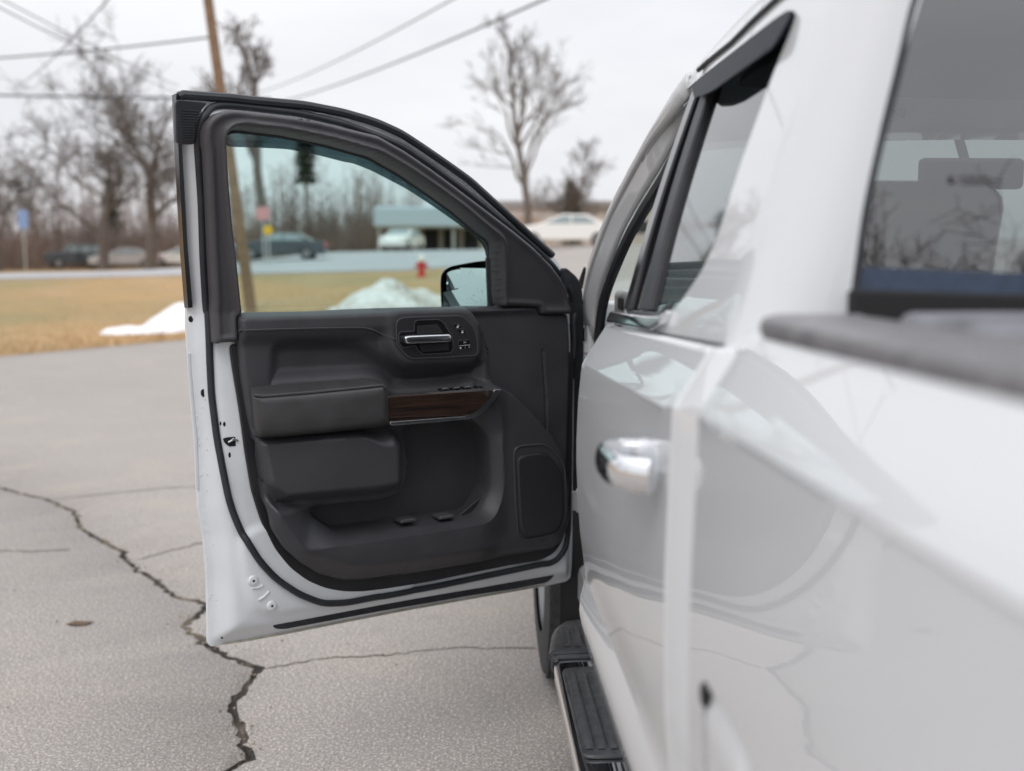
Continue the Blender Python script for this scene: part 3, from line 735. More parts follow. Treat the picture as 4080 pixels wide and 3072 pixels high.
# rain guard
vg = smooth_poly([(2.050, 1.803), (2.012, 1.812), (1.56, 1.822), (1.49, 1.820), (1.45, 1.806), (1.457, 1.766), (1.779, 1.757), (1.855, 1.760), (1.95, 1.770)], .01, 3)
V, F = cdt(vg, (), .012)
def vgf(P, n=0.0):
    W = GREEN(False, 0)(P); W[:, 0] -= .004 + .012 * (1.825 - P[:, 1]) / .065; return W
sheet('rain_guard', V, F, vgf, 'guard_plastic', rear_door, face=LEFT, skirt=(.006, 0, 0))
# bright strip under the glass
cs = [(2.108, 1.3715), (2.100, 1.3935), (1.72, 1.4055), (1.62, 1.412), (1.585, 1.420), (1.60, 1.400), (1.66, 1.3865)]
MB().tube([(.443, 2.06, 1.834), (.4465, 1.992, 1.839), (.4475, 1.83, 1.841), (.4505, 1.715, 1.851), (.4525, 1.60, 1.857), (.4535, 1.25, 1.858)], .0045, 8).build('roof_moulding', 'rubber', truck)
prism('bright_strip', cs, -.012, .008, GREEN(), 'chrome', rear_door, bevel=.005, seg=3)
# outside handle
hb = MB()
hp = [(.240, 1.478, 1.230), (.212, 1.476, 1.231), (.197, 1.462, 1.231), (.191, 1.43, 1.232), (.191, 1.385, 1.234), (.196, 1.335, 1.236), (.206, 1.303, 1.237), (.230, 1.290, 1.237)]
hp = smooth_poly(hp, .012, 2, False)
hb.tube([tuple(p) for p in hp], [.0115] * len(hp), 14, flat=1.9, up=(0, 0, 1))
hb.v = [(x if True else x, y, 1.258 + (z - 1.258) * 1.0) for x, y, z in hb.v]
hb.v = [((.236 - (.236 - x) * 1.0), y, z) for x, y, z in hb.v]
hb.build('outside_handle', 'chrome', rear_door, sharp=60)
cup = [(1.40 + .095 * math.cos(t) - .06, 1.245 + .075 * math.sin(t)) for t in np.linspace(0, 2 * math.pi, 40, endpoint=False)]
prism('handle_cup', smooth_poly([(1.45, 1.262), (1.325, 1.270), (1.325, 1.205), (1.45, 1.200)], .012, 5), -.0012, .006, SIDE(), 'jamb_paint', rear_door)

# --- rounded rear corner of the cab, back panel and rear window
zs = np.linspace(1.372, 1.868, 16)
def back_y(z): return 1.168 + .055 * (z - 1.43) / .4
for mir in (False, True):
    v, f = [], []
    for z in zs:
        x0, y0 = green_x(z), float(np.interp(z, [1.372, 1.6, 1.868], [1.242, 1.252, 1.262]))
        x1, y1 = x0 + .075, back_y(z)
        for i in range(10):
            a = math.pi / 2 * i / 9
            x, y = x1 - (x1 - x0) * math.cos(a), y0 - (y0 - y1) * math.sin(a)
            v.append((2 * CXT - x if mir else x, y, z))
    for i in range(len(zs) - 1):
        for j in range(9):
            q = (i * 10 + j, i * 10 + j + 1, (i + 1) * 10 + j + 1, (i + 1) * 10 + j)
            f.append(q if mir else q[::-1])
    meshobj('cab_corner', v, f, 'white_paint', truck, sharp=60)
def BACK(off=0.0):
    def fn(P, n=0.0):
        P = np.asarray(P, float)
        return np.stack([P[:, 0], back_y(P[:, 1]) + off + n, P[:, 1]], 1)
    return fn
mx = lambda L: [(2 * CXT - x, z) for x, z in reversed(L)]
rw_l = [(.470, 1.80), (.497, 1.774), (.476, 1.695), (.454, 1.617), (.437, 1.544), (.425, 1.464), (.420, 1.440)]
rwin = [(.53, 1.818)] + [(x, z) for x, z in [(.503, 1.795), (.492, 1.76), (.476, 1.695), (.454, 1.617), (.437, 1.544), (.425, 1.464), (.421, 1.444)]]
rwin = rwin + mx(rwin)
bp_l = [(green_x(z) + .0745, z) for z in np.linspace(1.866, 1.372, 12)]
bpoly = bp_l + mx(bp_l)
V, F = cdt(bpoly, [rwin], .05, bstep=.02)
sheet('cab_back_panel', V, F, BACK(), 'white_paint', truck, face=(0, -1, 0), skirt=(0, .025, 0))
V, F = cdt(rwin, (), .08)
rear_window = sheet('rear_window', V, F, BACK(.014), 'rear_glass', truck, face=(0, -1, 0))
mb = MB(); mb.tube([tuple(p) for p in BACK(.006)(smooth_poly(rwin, .02, 2))], .007, 8, closed=True)
mb.build('rear_window_seal', 'rubber', rear_window)
fr_top = [(.429, 1.487), (.60, 1.480), (.9, 1.484), (CXT, 1.486)]; fr_bot = [(.424, 1.462), (.60, 1.455), (.9, 1.454), (CXT, 1.454)]
ft = fr_top + mx(fr_top)[1:]; fb = fr_bot + mx(fr_bot)[1:]
prism('glass_band', ft + fb[::-1], .008, .0115, BACK(), 'band_blue', rear_window)  # blue-grey band along the bottom of the glass
prism('dark_gap_strip', [(.415, 1.372), (.418, 1.463), (.60, 1.4575), (CXT, 1.457), (2 * CXT - .60, 1.4575), (2 * CXT - .418, 1.463), (2 * CXT - .405, 1.372)], -.012, .004, BACK(), 'flat_black', rear_window, bevel=.004)  # black strip put in for the shaded gap between cab and bed
# small etched marking on the glass
mk = MB()
mk.box(.538, .546, back_y(1.58) + .0085, back_y(1.58) + .0095, 1.578, 1.586)
for i, (w, zz) in enumerate(((.032, 1.586), (.046, 1.582), (.040, 1.578))):
    mk.box(.551, .551 + w, back_y(1.58) + .0085, back_y(1.58) + .0095, zz - .0007, zz + .0005)
mk.build('etched_mark', 'etched', rear_window)

# --- roof, rails, A pillars, windscreen
def rail_curve():
    return [(.455, 1.20, 1.868), (.4635, 1.50, 1.893), (.466, 1.773, 1.895), (.462, 1.943, 1.880), (.457, 2.034, 1.866), (.450, 2.125, 1.846), (.4405, 2.27, 1.813),
            (.432, 2.50, 1.768), (.425, 2.80, 1.690), (.411, 3.0, 1.617), (.396, 3.15, 1.528), (.387, 3.30, 1.442), (.385, 3.36, 1.385), (.385, 3.40, 1.30)]
RC = smooth_poly(rail_curve(), .05, 3, False)
# roof skin
nx = 24
v, f = [], []
ys = np.linspace(1.225, 2.62, 26)
for y in ys:
    xl = float(np.interp(y, RC[:, 1], RC[:, 0])); zl = float(np.interp(y, RC[:, 1], RC[:, 2]))
    for i in range(nx + 1):
        t = i / nx; c = math.sin(math.pi * t) ** .55
        v.append((xl + (2 * CXT - 2 * xl) * t, y, zl - .005 + .055 * c + .02 * math.sin(math.pi * (y - 1.2) / 1.45) * c))
for i in range(len(ys) - 1):
    for j in range(nx):
        a = i * (nx + 1) + j; f.append((a, a + 1, a + nx + 2, a + nx + 1))
add_solid(meshobj('roof', v, f, 'white_paint', truck, sharp=60), .02)
MB().box(.55, 2 * CXT - .55, 1.26, 2.55, 1.83, 1.85).build('headliner', 'grey_trim', truck, bevel=.01)
# A pillar and door-top rail: a stepped section carried along the curve
def pillar(mir, RC=RC):
    sec_hi = [(.008, -.030), (-.001, -.006), (.000, .006), (.010, .010), (.020, .006), (.028, .004), (.044, .004), (.054, -.004)]
    tx = [0, .25, .5, 1]
    v, f = [], []
    RC_ = RC; RC = RC_[RC_[:, 1] > 2.16]; n = len(RC)
    k = 8
    for i in range(n):
        y, z = RC[i, 1], RC[i, 2]
        w = float(np.interp(y, [1.2, 2.1, 2.6, 3.0, 3.3, 3.4], [.5, .6, .95, 1.15, 1.2, 1.2]))
        fwd = float(np.interp(y, [1.2, 2.1, 2.7, 3.4], [0, 0, .05, .05]))
        for j, (dx, dz) in enumerate(sec_hi):
            fl = float(sstep(2.2, 2.6, y)); p_ = dx / .054
            x = RC[i, 0] + dx * w * (1 - fl) + .032 * p_ * fl
            v.append((2 * CXT - x if mir else x, y - dx * w * .4 * (1 - fl) - .0435 * p_ * fl, z + dz * (1 - fl) + (dz * .3 - .054 * p_) * fl))
    for i in range(n - 1):
        for j in range(k - 1):
            q = (i * k + j, i * k + j + 1, (i + 1) * k + j + 1, (i + 1) * k + j)
            f.append(q if not mir else q[::-1])
    add_solid(meshobj('a_pillar_rail', v, f, 'white_paint', truck, sharp=50), .012, 0)
    # rubber seal along its inner edge
    pts = []
    for i in range(n):
        fl = float(sstep(2.2, 2.6, RC[i, 1])); pts.append((RC[i, 0] + .040 * (1 - fl) + .045 * fl, RC[i, 1] - .03 * (1 - fl) - .052 * fl, RC[i, 2] - .026 * (1 - fl) - .068 * fl))
    pts += [(pts[-1][0] + .003, 3.36, z) for z in (1.2, 1.0, .8)]
    if mir: pts = [(2 * CXT - x, y, z) for x, y, z in pts]
    MB().tube(pts, .015, 8).build('door_opening_seal', 'rubber', truck)
    if not mir: return
    pts2 = [(x + (.022 if not mir else -.022), y + .02, z - .012) for x, y, z in pts]
    MB().tube(pts2, .018, 8).build('pillar_cover', 'cab_trim', truck)
pillar(False); pillar(True)
# windscreen
v = []
for (y, z, x) in ((2.56, 1.845, .52), (3.05, 1.64, .50), (3.62, 1.36, .47)):
    for t in np.linspace(0, 1, 9):
        v.append((x + (2 * CXT - 2 * x) * t, y + .10 * math.sin(math.pi * t), z))
f = [(i * 9 + j, i * 9 + j + 1, (i + 1) * 9 + j + 1, (i + 1) * 9 + j) for i in range(2) for j in range(8)]
meshobj('windscreen', v, f, 'clear_glass', truck)

# --- sill, hinge pillar, wing, bonnet
MB().box(.368, .56, 1.18, 3.34, .42, .555).build('sill', 'white_paint', truck, bevel=.03, seg=3)
MB().box(2 * CXT - .56, 2 * CXT - .368, 1.18, 3.34, .42, .555).build('sill', 'white_paint', truck, bevel=.03, seg=3)
MB().box(.395, .50, 3.36, 3.43, .50, 1.36).build('hinge_pillar', 'white_paint', truck, bevel=.012)
MB().box(2 * CXT - .50, 2 * CXT - .395, 3.36, 3.43, .50, 1.36).build('hinge_pillar', 'white_paint', truck, bevel=.012)
MB().box(.335, .395, 3.47, 3.50, .50, 1.33).build('hinge_gap_shade', 'flat_black', truck)  # flat black plate: the shadow on the hinge pillar put in as colour
MB().box(.50, .60, 3.36, 3.45, .50, 1.25).build('kick_panel', 'cab_trim', truck)
wing_poly = [(3.505, .50), (3.505, 1.345), (4.3, 1.31), (5.05, 1.22), (5.10, .95), (5.06, .60), (4.36, .60)] + arc(3.86, .44, .485, 19, 152, 24) + [(3.44 + .085, .60)]
wing_poly = [(3.505, .62), (3.505, 1.345), (4.3, 1.31), (5.05, 1.22), (5.10, .95), (5.06, .60), (4.33, .60)] + arc(3.86, .44, .485, 19, 135, 24) + [(3.512, .70)]
for mir, fc in ((False, LEFT), (True, RIGHT)):
    V, F = cdt(wing_poly, (), .05, bstep=.03)
    sheet('wing', V, F, SIDE(mir), 'white_paint', truck, face=fc, skirt=(.03 if not mir else -.03, 0, 0), sharp=30)
v, f = [], []
ys = np.linspace(3.58, 5.0, 14)
for y in ys:
    for i in range(15):
        t = i / 14; c = math.sin(math.pi * t) ** .4
        v.append((.33 + (2 * CXT - .66) * t, y, float(np.interp(y, [3.58, 4.3, 4.8, 5.0], [1.33, 1.30, 1.25, 1.18])) + .03 * c))
for i in range(13):
    for j in range(14):
        a = i * 15 + j; f.append((a, a + 1, a + 16, a + 15))
add_solid(meshobj('bonnet', v, f, 'white_paint', truck, sharp=60), .02)
MB().box(.40, 2 * CXT - .40, 5.0, 5.10, .62, 1.18).build('grille', 'gloss_black', truck, bevel=.02)
MB().box(.30, 2 * CXT - .30, 5.06, 5.22, .50, .74).build('front_bumper', 'chrome', truck, bevel=.04, seg=3)
# hinges
for zc in (1.198, .741):
    mb = MB()
    for dz in (.020, -.020):
        mb.lathe([(.015, -.017), (.016, -.015), (.016, .015), (.015, .017)], 14, Matrix.Translation((.383, 3.372, zc + dz)))
    mb.box(.340, .395, 3.362, 3.378, zc - .030, zc + .030)
    mb.build('door_hinge', 'bolt_paint', truck, bevel=.003)
mb = MB(); mb.box(.378, .412, 3.42, 3.428, 1.325, 1.395)
mb.lathe([(.011, 0), (.011, .005), (.008, .008)], 6, Matrix.Translation((.394, 3.42, 1.350)) @ Matrix.Rotation(math.radians(90), 4, 'X'))
mb.build('wing_bracket', 'bolt_paint', truck, bevel=.002)
mb = MB(); mb.tube([(.372, 3.44, 1.36), (.384, 3.43, 1.405), (.392, 3.40, 1.46)], [.014, .012, .004], 8)
mb.build('wing_seal', 'flat_black', truck)

# --- wheels
def wheel(cx, cy, face):
    w = MB()
    R, hw = .405, .135
    prof = [(.235, -hw), (.30, -hw - .004), (.375, -hw + .006), (.397, -hw + .035), (R, -hw + .06), (R, hw - .06), (.397, hw - .035), (.375, hw - .006), (.30, hw + .004), (.235, hw)]
    M = Matrix.Translation((cx, cy, .40)) @ Matrix.Rotation(math.radians(90), 4, 'Y')
    w.lathe(prof, 56, M, caps=False)
    for i in range(56):
        for s in (-1, 1):
            a = 2 * math.pi * (i + .25 * s) / 56
            w.box(-.006, .006, -.014, .014, 0, .012, M @ Matrix.Rotation(a, 4, 'Z') @ Matrix.Translation((R - .002, 0, s * .045)) @ Matrix.Rotation(math.radians(90), 4, 'Y'))
    t = w.build('wheel', 'tyre', truck, sharp=30)
    r = MB(); s = -1 if face == LEFT else 1
    r.lathe([(.236, -hw + .01), (.238, 0), (.236, hw - .01), (.222, hw - .012), (.215, 0), (.222, -hw + .012)], 40, M, caps=False)
    for i in range(6):
        a = 2 * math.pi * i / 6
        r.box(-.225, -.03, -.035, .035, -.012, .012, M @ Matrix.Rotation(a, 4, 'Z') @ Matrix.Translation((0, 0, s * .05)))
    r.lathe([(.075, s * .04), (.07, s * .07)], 20, M)
    r.build('rim', 'alloy', t)
    return t
for cy in (ARCH_Y, 3.86):
    wheel(.425, cy, LEFT); wheel(2 * CXT - .425, cy, RIGHT)
for cy in (ARCH_Y, 3.86):                                     # arch liners
    for mir in (False, True):
        v, f = [], []
        A = arc(cy, .44, .475, -15, 195, 24)
        for (yy, zz) in A:
            for x in (.32, .68):
                v.append((2 * CXT - x if mir else x, yy, zz))
        f = [(2 * i, 2 * i + 1, 2 * i + 3, 2 * i + 2) for i in range(len(A) - 1)]
        add_solid(meshobj('arch_liner', v, f, 'flat_black', truck), .006)
MB().box(.70, 2 * CXT - .70, -.6, 4.9, .50, .66).build('chassis', 'underbody', truck, bevel=.02)

# --- side step
def board(mir):
    s = (lambda x: 2 * CXT - x) if mir else (lambda x: x)
    def seg(name, prof, ys, material, parent, sharp=40):
        v, f = [], []
        k = len(prof(ys[0]))
        for y in ys:
            for (x, z) in prof(y): v.append((s(x), y, z))
        for i in range(len(ys) - 1):
            for j in range(k):
                q = (i * k + j, i * k + (j + 1) % k, (i + 1) * k + (j + 1) % k, (i + 1) * k + j)
                f.append(q[::-1] if not mir else q)
        f.append(tuple(range(k))); f.append(tuple(range((len(ys) - 1) * k, len(ys) * k))[::-1])
        return meshobj(name, v, f, material, parent, sharp=sharp)
    x0 = lambda y: .242 + .006 * (y - 2.2)
    bar = lambda y: [(x0(y), .415), (x0(y) + .004, .435), (x0(y) + .018, .444), (x0(y) + .15, .446), (x0(y) + .175, .436), (x0(y) + .175, .40), (x0(y) + .15, .385), (x0(y) + .02, .388), (x0(y) + .003, .40)]
    b = seg('side_step', bar, np.linspace(1.25, 2.84, 20), 'chrome', truck, 60)
    capw = lambda y: float(np.interp(y, [2.84, 2.9, 3.0, 3.06, 3.09, 3.10], [-.004, -.003, .010, .026, .042, .075]))
    cap = lambda y: [(x0(y) + capw(y), .412), (x0(y) + capw(y) + .004, .438), (x0(y) + capw(y) + .02, .450), (x0(y) + .155, .452), (x0(y) + .18, .44), (x0(y) + .18, .395), (x0(y) + .15, .38), (x0(y) + capw(y) + .02, .383)]
    seg('end_cap', cap, np.array([2.822, 2.835, 2.85, 2.9, 2.95, 3.0, 3.03, 3.06, 3.08, 3.09, 3.10]), 'step_plastic', b, 60)
    rim = MB(); rim.tube([(s(x), 2.826, z) for x, z in [(.236, .385), (.238, .44), (.25, .456), (.42, .457)]], .006, 8); rim.build('end_cap_lip', 'rubber', b)
    def pad(y0, y1, nr, name):
        P = smooth_poly([(.258, y0), (.258, y1), (.415, y1 + .02), (.415, y0)], .012, 5)
        g = lambda Q, n=0.0: np.stack([np.array([s(a) for a in Q[:, 0]]) + (.006 * (Q[:, 1] - 2.2) * (-1 if mir else 1)), Q[:, 1], np.full(len(Q), .4455) + n], 1)
        p = prism(name, P, 0, .008, g, 'step_plastic', b, bevel=.004)
        for i in range(nr):                                  # raised ribs
            xx = .276 + .027 * i
            r = MB()
            ya, yb = y0 + .03, y1 - .035
            xo = lambda y: s(xx + .006 * (y - 2.2))
            r.tube([(xo(ya), ya, .4535), (xo(ya + .02), ya + .02, .457), (xo(yb - .02), yb - .02, .457), (xo(yb), yb, .4535)], [.0095, .0112, .0112, .0095], 8, up=(0, 0, 1), flat=.42)
            r.build('tread_rib', 'step_plastic', p, sharp=60)
    pad(2.215, 2.72, 5, 'step_pad')
    pad(1.42, 2.05, 5, 'step_pad')
    # ribs on the end cap
    for i in range(4):
        xx = .292 + .030 * i
        r = MB(); ye = 3.02 + .012 * i
        r.tube([(s(xx), 2.875, .452), (s(xx), 2.89, .4555), (s(xx + .003), ye - .02, .4555), (s(xx + .003), ye, .452)], [.010, .012, .012, .010], 8, up=(0, 0, 1), flat=.3)
        r.build('tread_rib', 'step_plastic', b, sharp=60)
    for y in (1.5, 2.3, 2.9):
        MB().box(min(s(.40), s(.70)), max(s(.40), s(.70)), y - .03, y + .03, .40, .43).build('step_bracket', 'underbody', b)
board(False); board(True)

# --- what shows of the cabin
MB().box(.42, 2 * CXT - .42, 1.2, 3.4, .52, .58).build('cab_floor', 'cab_trim', truck)
MB().box(.50, 2 * CXT - .50, 3.02, 3.50, .90, 1.325).build('dashboard', 'cab_trim', truck, bevel=.06, seg=4)
dv = MB(); dv.box(.468, .50, 3.06, 3.30, 1.12, 1.395); d = dv.build('dashboard_end', 'grey_trim', truck, bevel=.02, seg=3)
MB().box(.462, .4705, 3.10, 3.18, 1.345, 1.378).build('side_vent', 'flat_black', d, bevel=.004)
sw = MB(); sw.tube([(.80 + .19 * math.cos(t), 2.86 + .06 * math.sin(t), 1.22 + .18 * math.sin(t)) for t in np.linspace(0, 2 * math.pi, 28, endpoint=False)], .016, 8, closed=True)
sw.tube([(.80, 3.05, 1.15), (.80, 2.87, 1.22)], .04, 10); sw.tube([(.62, 2.86, 1.22), (.98, 2.86, 1.22)], .014, 6)
sw.build('steering_wheel', 'cab_trim', truck)
def seat(x0, x1, y, zc, top, parent_name):
    st = MB().box(x0, x1, y, y + .52, .70, .90).build(parent_name, 'leather', truck, bevel=.05, seg=3)
    M = Matrix.Translation((0, y, .85)) @ Matrix.Rotation(math.radians(14), 4, 'X')
    MB().box(x0, x1, -.06, .08, 0, top - .85, M).build('backrest', 'leather', st, bevel=.05, seg=3)
    return st, M
for x0 in (.56, 1.50):
    st, M = seat(x0, x0 + .50, 2.10, .9, 1.42, 'front_seat')
    MB().box(x0 + .12, x0 + .38, -.06, .04, .60, .80, M).build('headrest', 'leather', st, bevel=.04, seg=3)
st, M = seat(.50, 2 * CXT - .50, 1.36, .9, 1.40, 'rear_seat')
for x0 in (.62, 1.14, 1.64):
    MB().box(x0, x0 + .26, -.05, .04, .56, .68, M).build('headrest', 'leather', st, bevel=.03, seg=3)
rv = MB().box(CXT - .13, CXT + .13, 2.70, 2.735, 1.66, 1.735).build('rear_view_mirror', 'cab_trim', truck, bevel=.012)
MB().tube([(CXT, 2.73, 1.70), (CXT, 2.80, 1.80)], .012, 8).build('mirror_stalk', 'cab_trim', rv)
for x0 in (.62, 1.55):
    MB().box(x0, x0 + .36, 2.42, 2.58, 1.795, 1.815).build('sun_visor', 'grey_trim', truck, bevel=.006)
# ------------------------------------------------------------------ the open front door
DB = np.array([.354948, 3.369852, 0.0]); DS = np.array([-.866052, -.499953, 0.0]); DN = np.array([.499953, -.866052, 0.0])
def DW(P, n=0.0, tum=True):
    P = np.asarray(P, float)
    nn = np.zeros(len(P)) + n
    if tum: nn = nn + np.maximum(0, P[:, 1] - 1.36) * .30
    return DB + P[:, :1] * DS + nn[:, None] * DN + np.stack([np.zeros(len(P)), np.zeros(len(P)), P[:, 1]], 1)
def dpt(s, z, n, tum=True): return tuple(DW([(s, z)], n, tum)[0])
FACE = tuple(DN); SKN = -DN

outer = smooth_poly(DT['outer'][1], .008, 3)
opening = smooth_poly(DT['opening'][1], .008, 3)
c = opening.mean(0)
hole = c + (opening - c) * 1.02
plateau = smooth_poly(DT['plateau'][1], .02, 6)
outer_c = outer[::3]; trim_c = None
trim = smooth_poly(DT['trim'][1], .008, 3)
def shell_n(P):
    d = dist(P, outer_c)
    n = np.interp(d, [0, .004, .010, .014, .017, .030, .045, .060, .10], [0, .003, .004, .0035, .009, .020, .036, .044, .050])
    n = n + .010 * sstep(-.012, .012, sdf(P, plateau))
    n = n - .062 * sstep(.012, .035, sdf(P, trim[::3])) * (P[:, 1] < 1.28)
    return n
V, F = cdt(outer, [hole], .010, bstep=.008)
front_door = sheet('front_door', V, F, lambda P: DW(P, shell_n(P)), 'jamb_paint', truck, face=FACE, skirt=tuple(SKN * .016), sharp=40)
front_door['label'] = 'open white front door with black trim panel, hinged at the front of the cab'
# outer skin
sk_hole = c + (opening - c) * 1.05
V, F = cdt(outer, [sk_hole], .03)
def skin_n(P):
    d = dist(P, outer); return -.010 - .05 * sstep(0, .25, d) * (P[:, 1] < 1.30) - .012 * sstep(0, .03, d)
sheet('outer_skin', V, F, lambda P: DW(P, skin_n(P)), 'white_paint', front_door, face=tuple(-DN), sharp=50)
MB().tube([dpt(1.0, 1.22, -.075), dpt(1.0, 1.22, -.11), dpt(.78, 1.22, -.11), dpt(.78, 1.22, -.075)], .016, 10).build('outside_handle', 'chrome', front_door)

# black corner cap with ribs, black edge applique
prism('corner_cap', smooth_poly(DT['corner'][1], .006, 3), .030, .047, DW, 'rubber', front_door, bevel=.004)
for i in range(12):
    t = i / 11
    a = np.array(DT['rib0'][1][0]) * (1 - t) + np.array(DT['rib1'][1][0]) * t
    b = np.array(DT['rib0'][1][1]) * (1 - t) + np.array(DT['rib1'][1][1]) * t
    MB().tube([dpt(a[0], a[1], .048), dpt(b[0], b[1], .048)], .0017, 6).build('rib', 'rubber', front_door)
prism('edge_applique', DT['applique'][1], -.012, .020, DW, 'gloss_black', front_door)
V0 = np.array([(s, z) for s, z in smooth_poly(DT['outer'][1], .02, 1) if z > 1.50 and not (s > 1.15 and z < 1.856)])
order = np.argsort(-V0[:, 0])
top = V0[order]
MB().tube([dpt(s, z - .004, .016) for s, z in top if s > -.0], .011, 8).build('frame_edge_seal', 'rubber', front_door)

# main weatherstrip loop
ws = smooth_poly(DT['weather'][1], .010, 5)
wn_ = shell_n(ws)
mb = MB(); mb.tube([dpt(s, z, n + .006) for (s, z), n in zip(ws, wn_)], .0090, 10, closed=True, up=tuple(DN))
mb.build('weatherstrip', 'rubber', front_door, sharp=60)
prism('hinge_side_cover', smooth_poly([(.086, 1.466), (.036, 1.436), (.014, 1.412), (.002, 1.386), (-.006, 1.34), (-.008, 1.28), (-.008, 1.15), (.03, 1.12), (.058, 1.20), (.056, 1.30), (.066, 1.36), (.090, 1.425)], .01, 2), .020, .044, DW, 'rubber', front_door, bevel=.004)
hem = [(s, z) for s, z in smooth_poly(DT['outer'][1], .02, 1) if z < .56 and .10 < s < 1.13]
MB().tube([dpt(s, z + .005, .0045) for s, z in hem], .0022, 6).build('hem_dirt', 'hem_dirt', front_door)  # cream bead added for the dirt along the bottom hem
prism('bottom_seal', smooth_poly(DT['bottomseal'][1], .008, 2), .012, .034, DW, 'rubber', front_door, bevel=.006, seg=3)

# dark carrier behind the trim
prism('trim_carrier', smooth_poly(DT['carrier'][1], .012, 3), .050, .061, DW, 'trim_dark', front_door, bevel=.003)

# moulded lower trim panel
pocket = smooth_poly(DT['pocket'][1], .01, 3); bolster = smooth_poly(DT['bolster'][1], .01, 4); recess = smooth_poly(DT['recess'][1], .012, 5)
bezel = smooth_poly(DT['bezel'][1], .005, 3); frontp = np.array(DT['front'][1][:9] + [(.0554, 1.40), (.44, 1.40), (.432, 1.355), (.418, 1.335), (.388, 1.298), (.3745, 1.270), (.356, 1.232)])
crease = smooth_poly(DT['lipcrease'][1], .012, 4, False)
creasepoly = np.vstack([crease, [(.55, 1.12), (1.0, 1.12)]])
def trim_h(P):
    s, z = P[:, 0], P[:, 1]
    de = dist(P, trim[::3])
    # upper padded roll above the stitched line
    up = .026 * sstep(1.270, 1.318, z) * sstep(.352, .40, s) - .022 * sstep(1.335, 1.358, z) ** 2
    h = up.copy()
    h -= .030 * sstep(-.002, .040, sdf(P, recess))
    wb = sstep(-.040, -.006, sdf(P, bezel))
    h = h * (1 - wb) + .030 * wb
    # lower half
    hc = .016 + .042 * sstep(.29, .42, s)
    dp, dc = np.maximum(0, -sdf(P, pocket)), dist(P, crease, False)
    inn = inside(P, creasepoly)
    hin = -.006 + (hc + .006) * dp / (dp + dc + 1e-6)
    hout = hc * (1 - .65 * (1 - sstep(0, .06, de)) * sstep(0, .04, dc)) - .012 * sstep(.74, .64, z) * sstep(0, .03, dc)
    low = np.where(inn, hin, hout)
    low = low - .068 * sstep(-.0005, .008, sdf(P, pocket))
    hb = .052 * sstep(0, 1, sdf(P, bolster) / (.014 + .034 * np.maximum(sstep(.78, .69, s), sstep(.94, .89, z))))
    low = np.maximum(low * (1 - sstep(-.012, .012, sdf(P, bolster))), 0) + hb + np.minimum(low, 0) * (1 - sstep(-.012, .012, sdf(P, bolster)))
    wl_ = np.where(s < .40, sstep(1.150, 1.125, z), sstep(1.075, 1.045, z))
    h = h * (1 - wl_) + low * wl_
    wf = sstep(-.003, .004, sdf(P, frontp))
    h = h * (1 - wf) + (-.014 + .010 * np.exp(-((z - 1.343) / .010) ** 2)) * wf
    h -= .010 * (1 - sstep(0, .012, de)) ** 2
    # narrow upright joint beside the switch panel
    h -= .010 * (1 - sstep(.0015, .005, dist(P, np.array([(.374, 1.272), (.356, 1.235)] + DT['step'][1]), False)))
    h -= .004 * (1 - sstep(.001, .004, dist(P, np.array(DT['seam2'][1]), False)))
    return h
pin = inset_pts(pocket, .008); pin = pin[inside(pin, pocket)]
V, F = cdt(trim, (), .005, lines=[crease, np.vstack([pocket, pocket[:1]]), np.vstack([pin, pin[:1]])], bstep=.006)
trim_panel = sheet('trim_panel', V, F, lambda P: DW(P, .085 + trim_h(P)), 'trim_soft', front_door, face=FACE, skirt=tuple(SKN * .03), sharp=48)
def trim_n(s, z): return float(.085 + trim_h(np.array([(s, z)]))[0])
def trim_ns(P): return .085 + trim_h(np.asarray(P, float))

# window surround with two moulded ridges
gar = smooth_poly(DT['garnish'][1], .006, 2)
op2 = np.array(DT['opening'][1]); 
def gar_h(P):
    di = dist(P, opening[::2]); do = dist(P, gar[::2])
    upz = sstep(1.33, 1.40, P[:, 1])
    h = .004 + .012 * np.exp(-((di - .012) / .007) ** 2) - .014 * (1 - sstep(0, .010, di)) ** 2 + .007 * np.exp(-((do - .010) / .006) ** 2)
    h -= .008 * (1 - sstep(0, .006, do)) ** 2
    return h
V, F = cdt(gar, (), .006, bstep=.006)
sheet('window_surround', V, F, lambda P: DW(P, .078 + gar_h(P)), 'trim_hard', front_door, face=FACE, skirt=tuple(SKN * .045), sharp=0)
# glass, run channel and rain guard
gl_poly = c + (opening - c) * 1.03
V, F = cdt(gl_poly, (), .06)
sheet('window_glass', V, F, lambda P: DW(P, .022), 'door_glass', front_door, face=FACE)
vp = smooth_poly(DT['visor'][1], .010, 3)
V, F = cdt(vp, (), .02)
add_solid(sheet('rain_guard', V, F, lambda P: DW(P, -.010), 'smoke_plastic', front_door, face=FACE), .003)
rc = MB(); L = [p for p in DT['opening'][1]]
rc.tube([dpt(s, z, .024) for s, z in smooth_poly(L[1:17], .02, 2, False)], .006, 6)
rc.tube([dpt(.3385, 1.49, .024), dpt(.318, 1.40, .024), dpt(.308, 1.345, .024)], .012, 8)
rc.build('glass_run_channel', 'rubber', front_door)

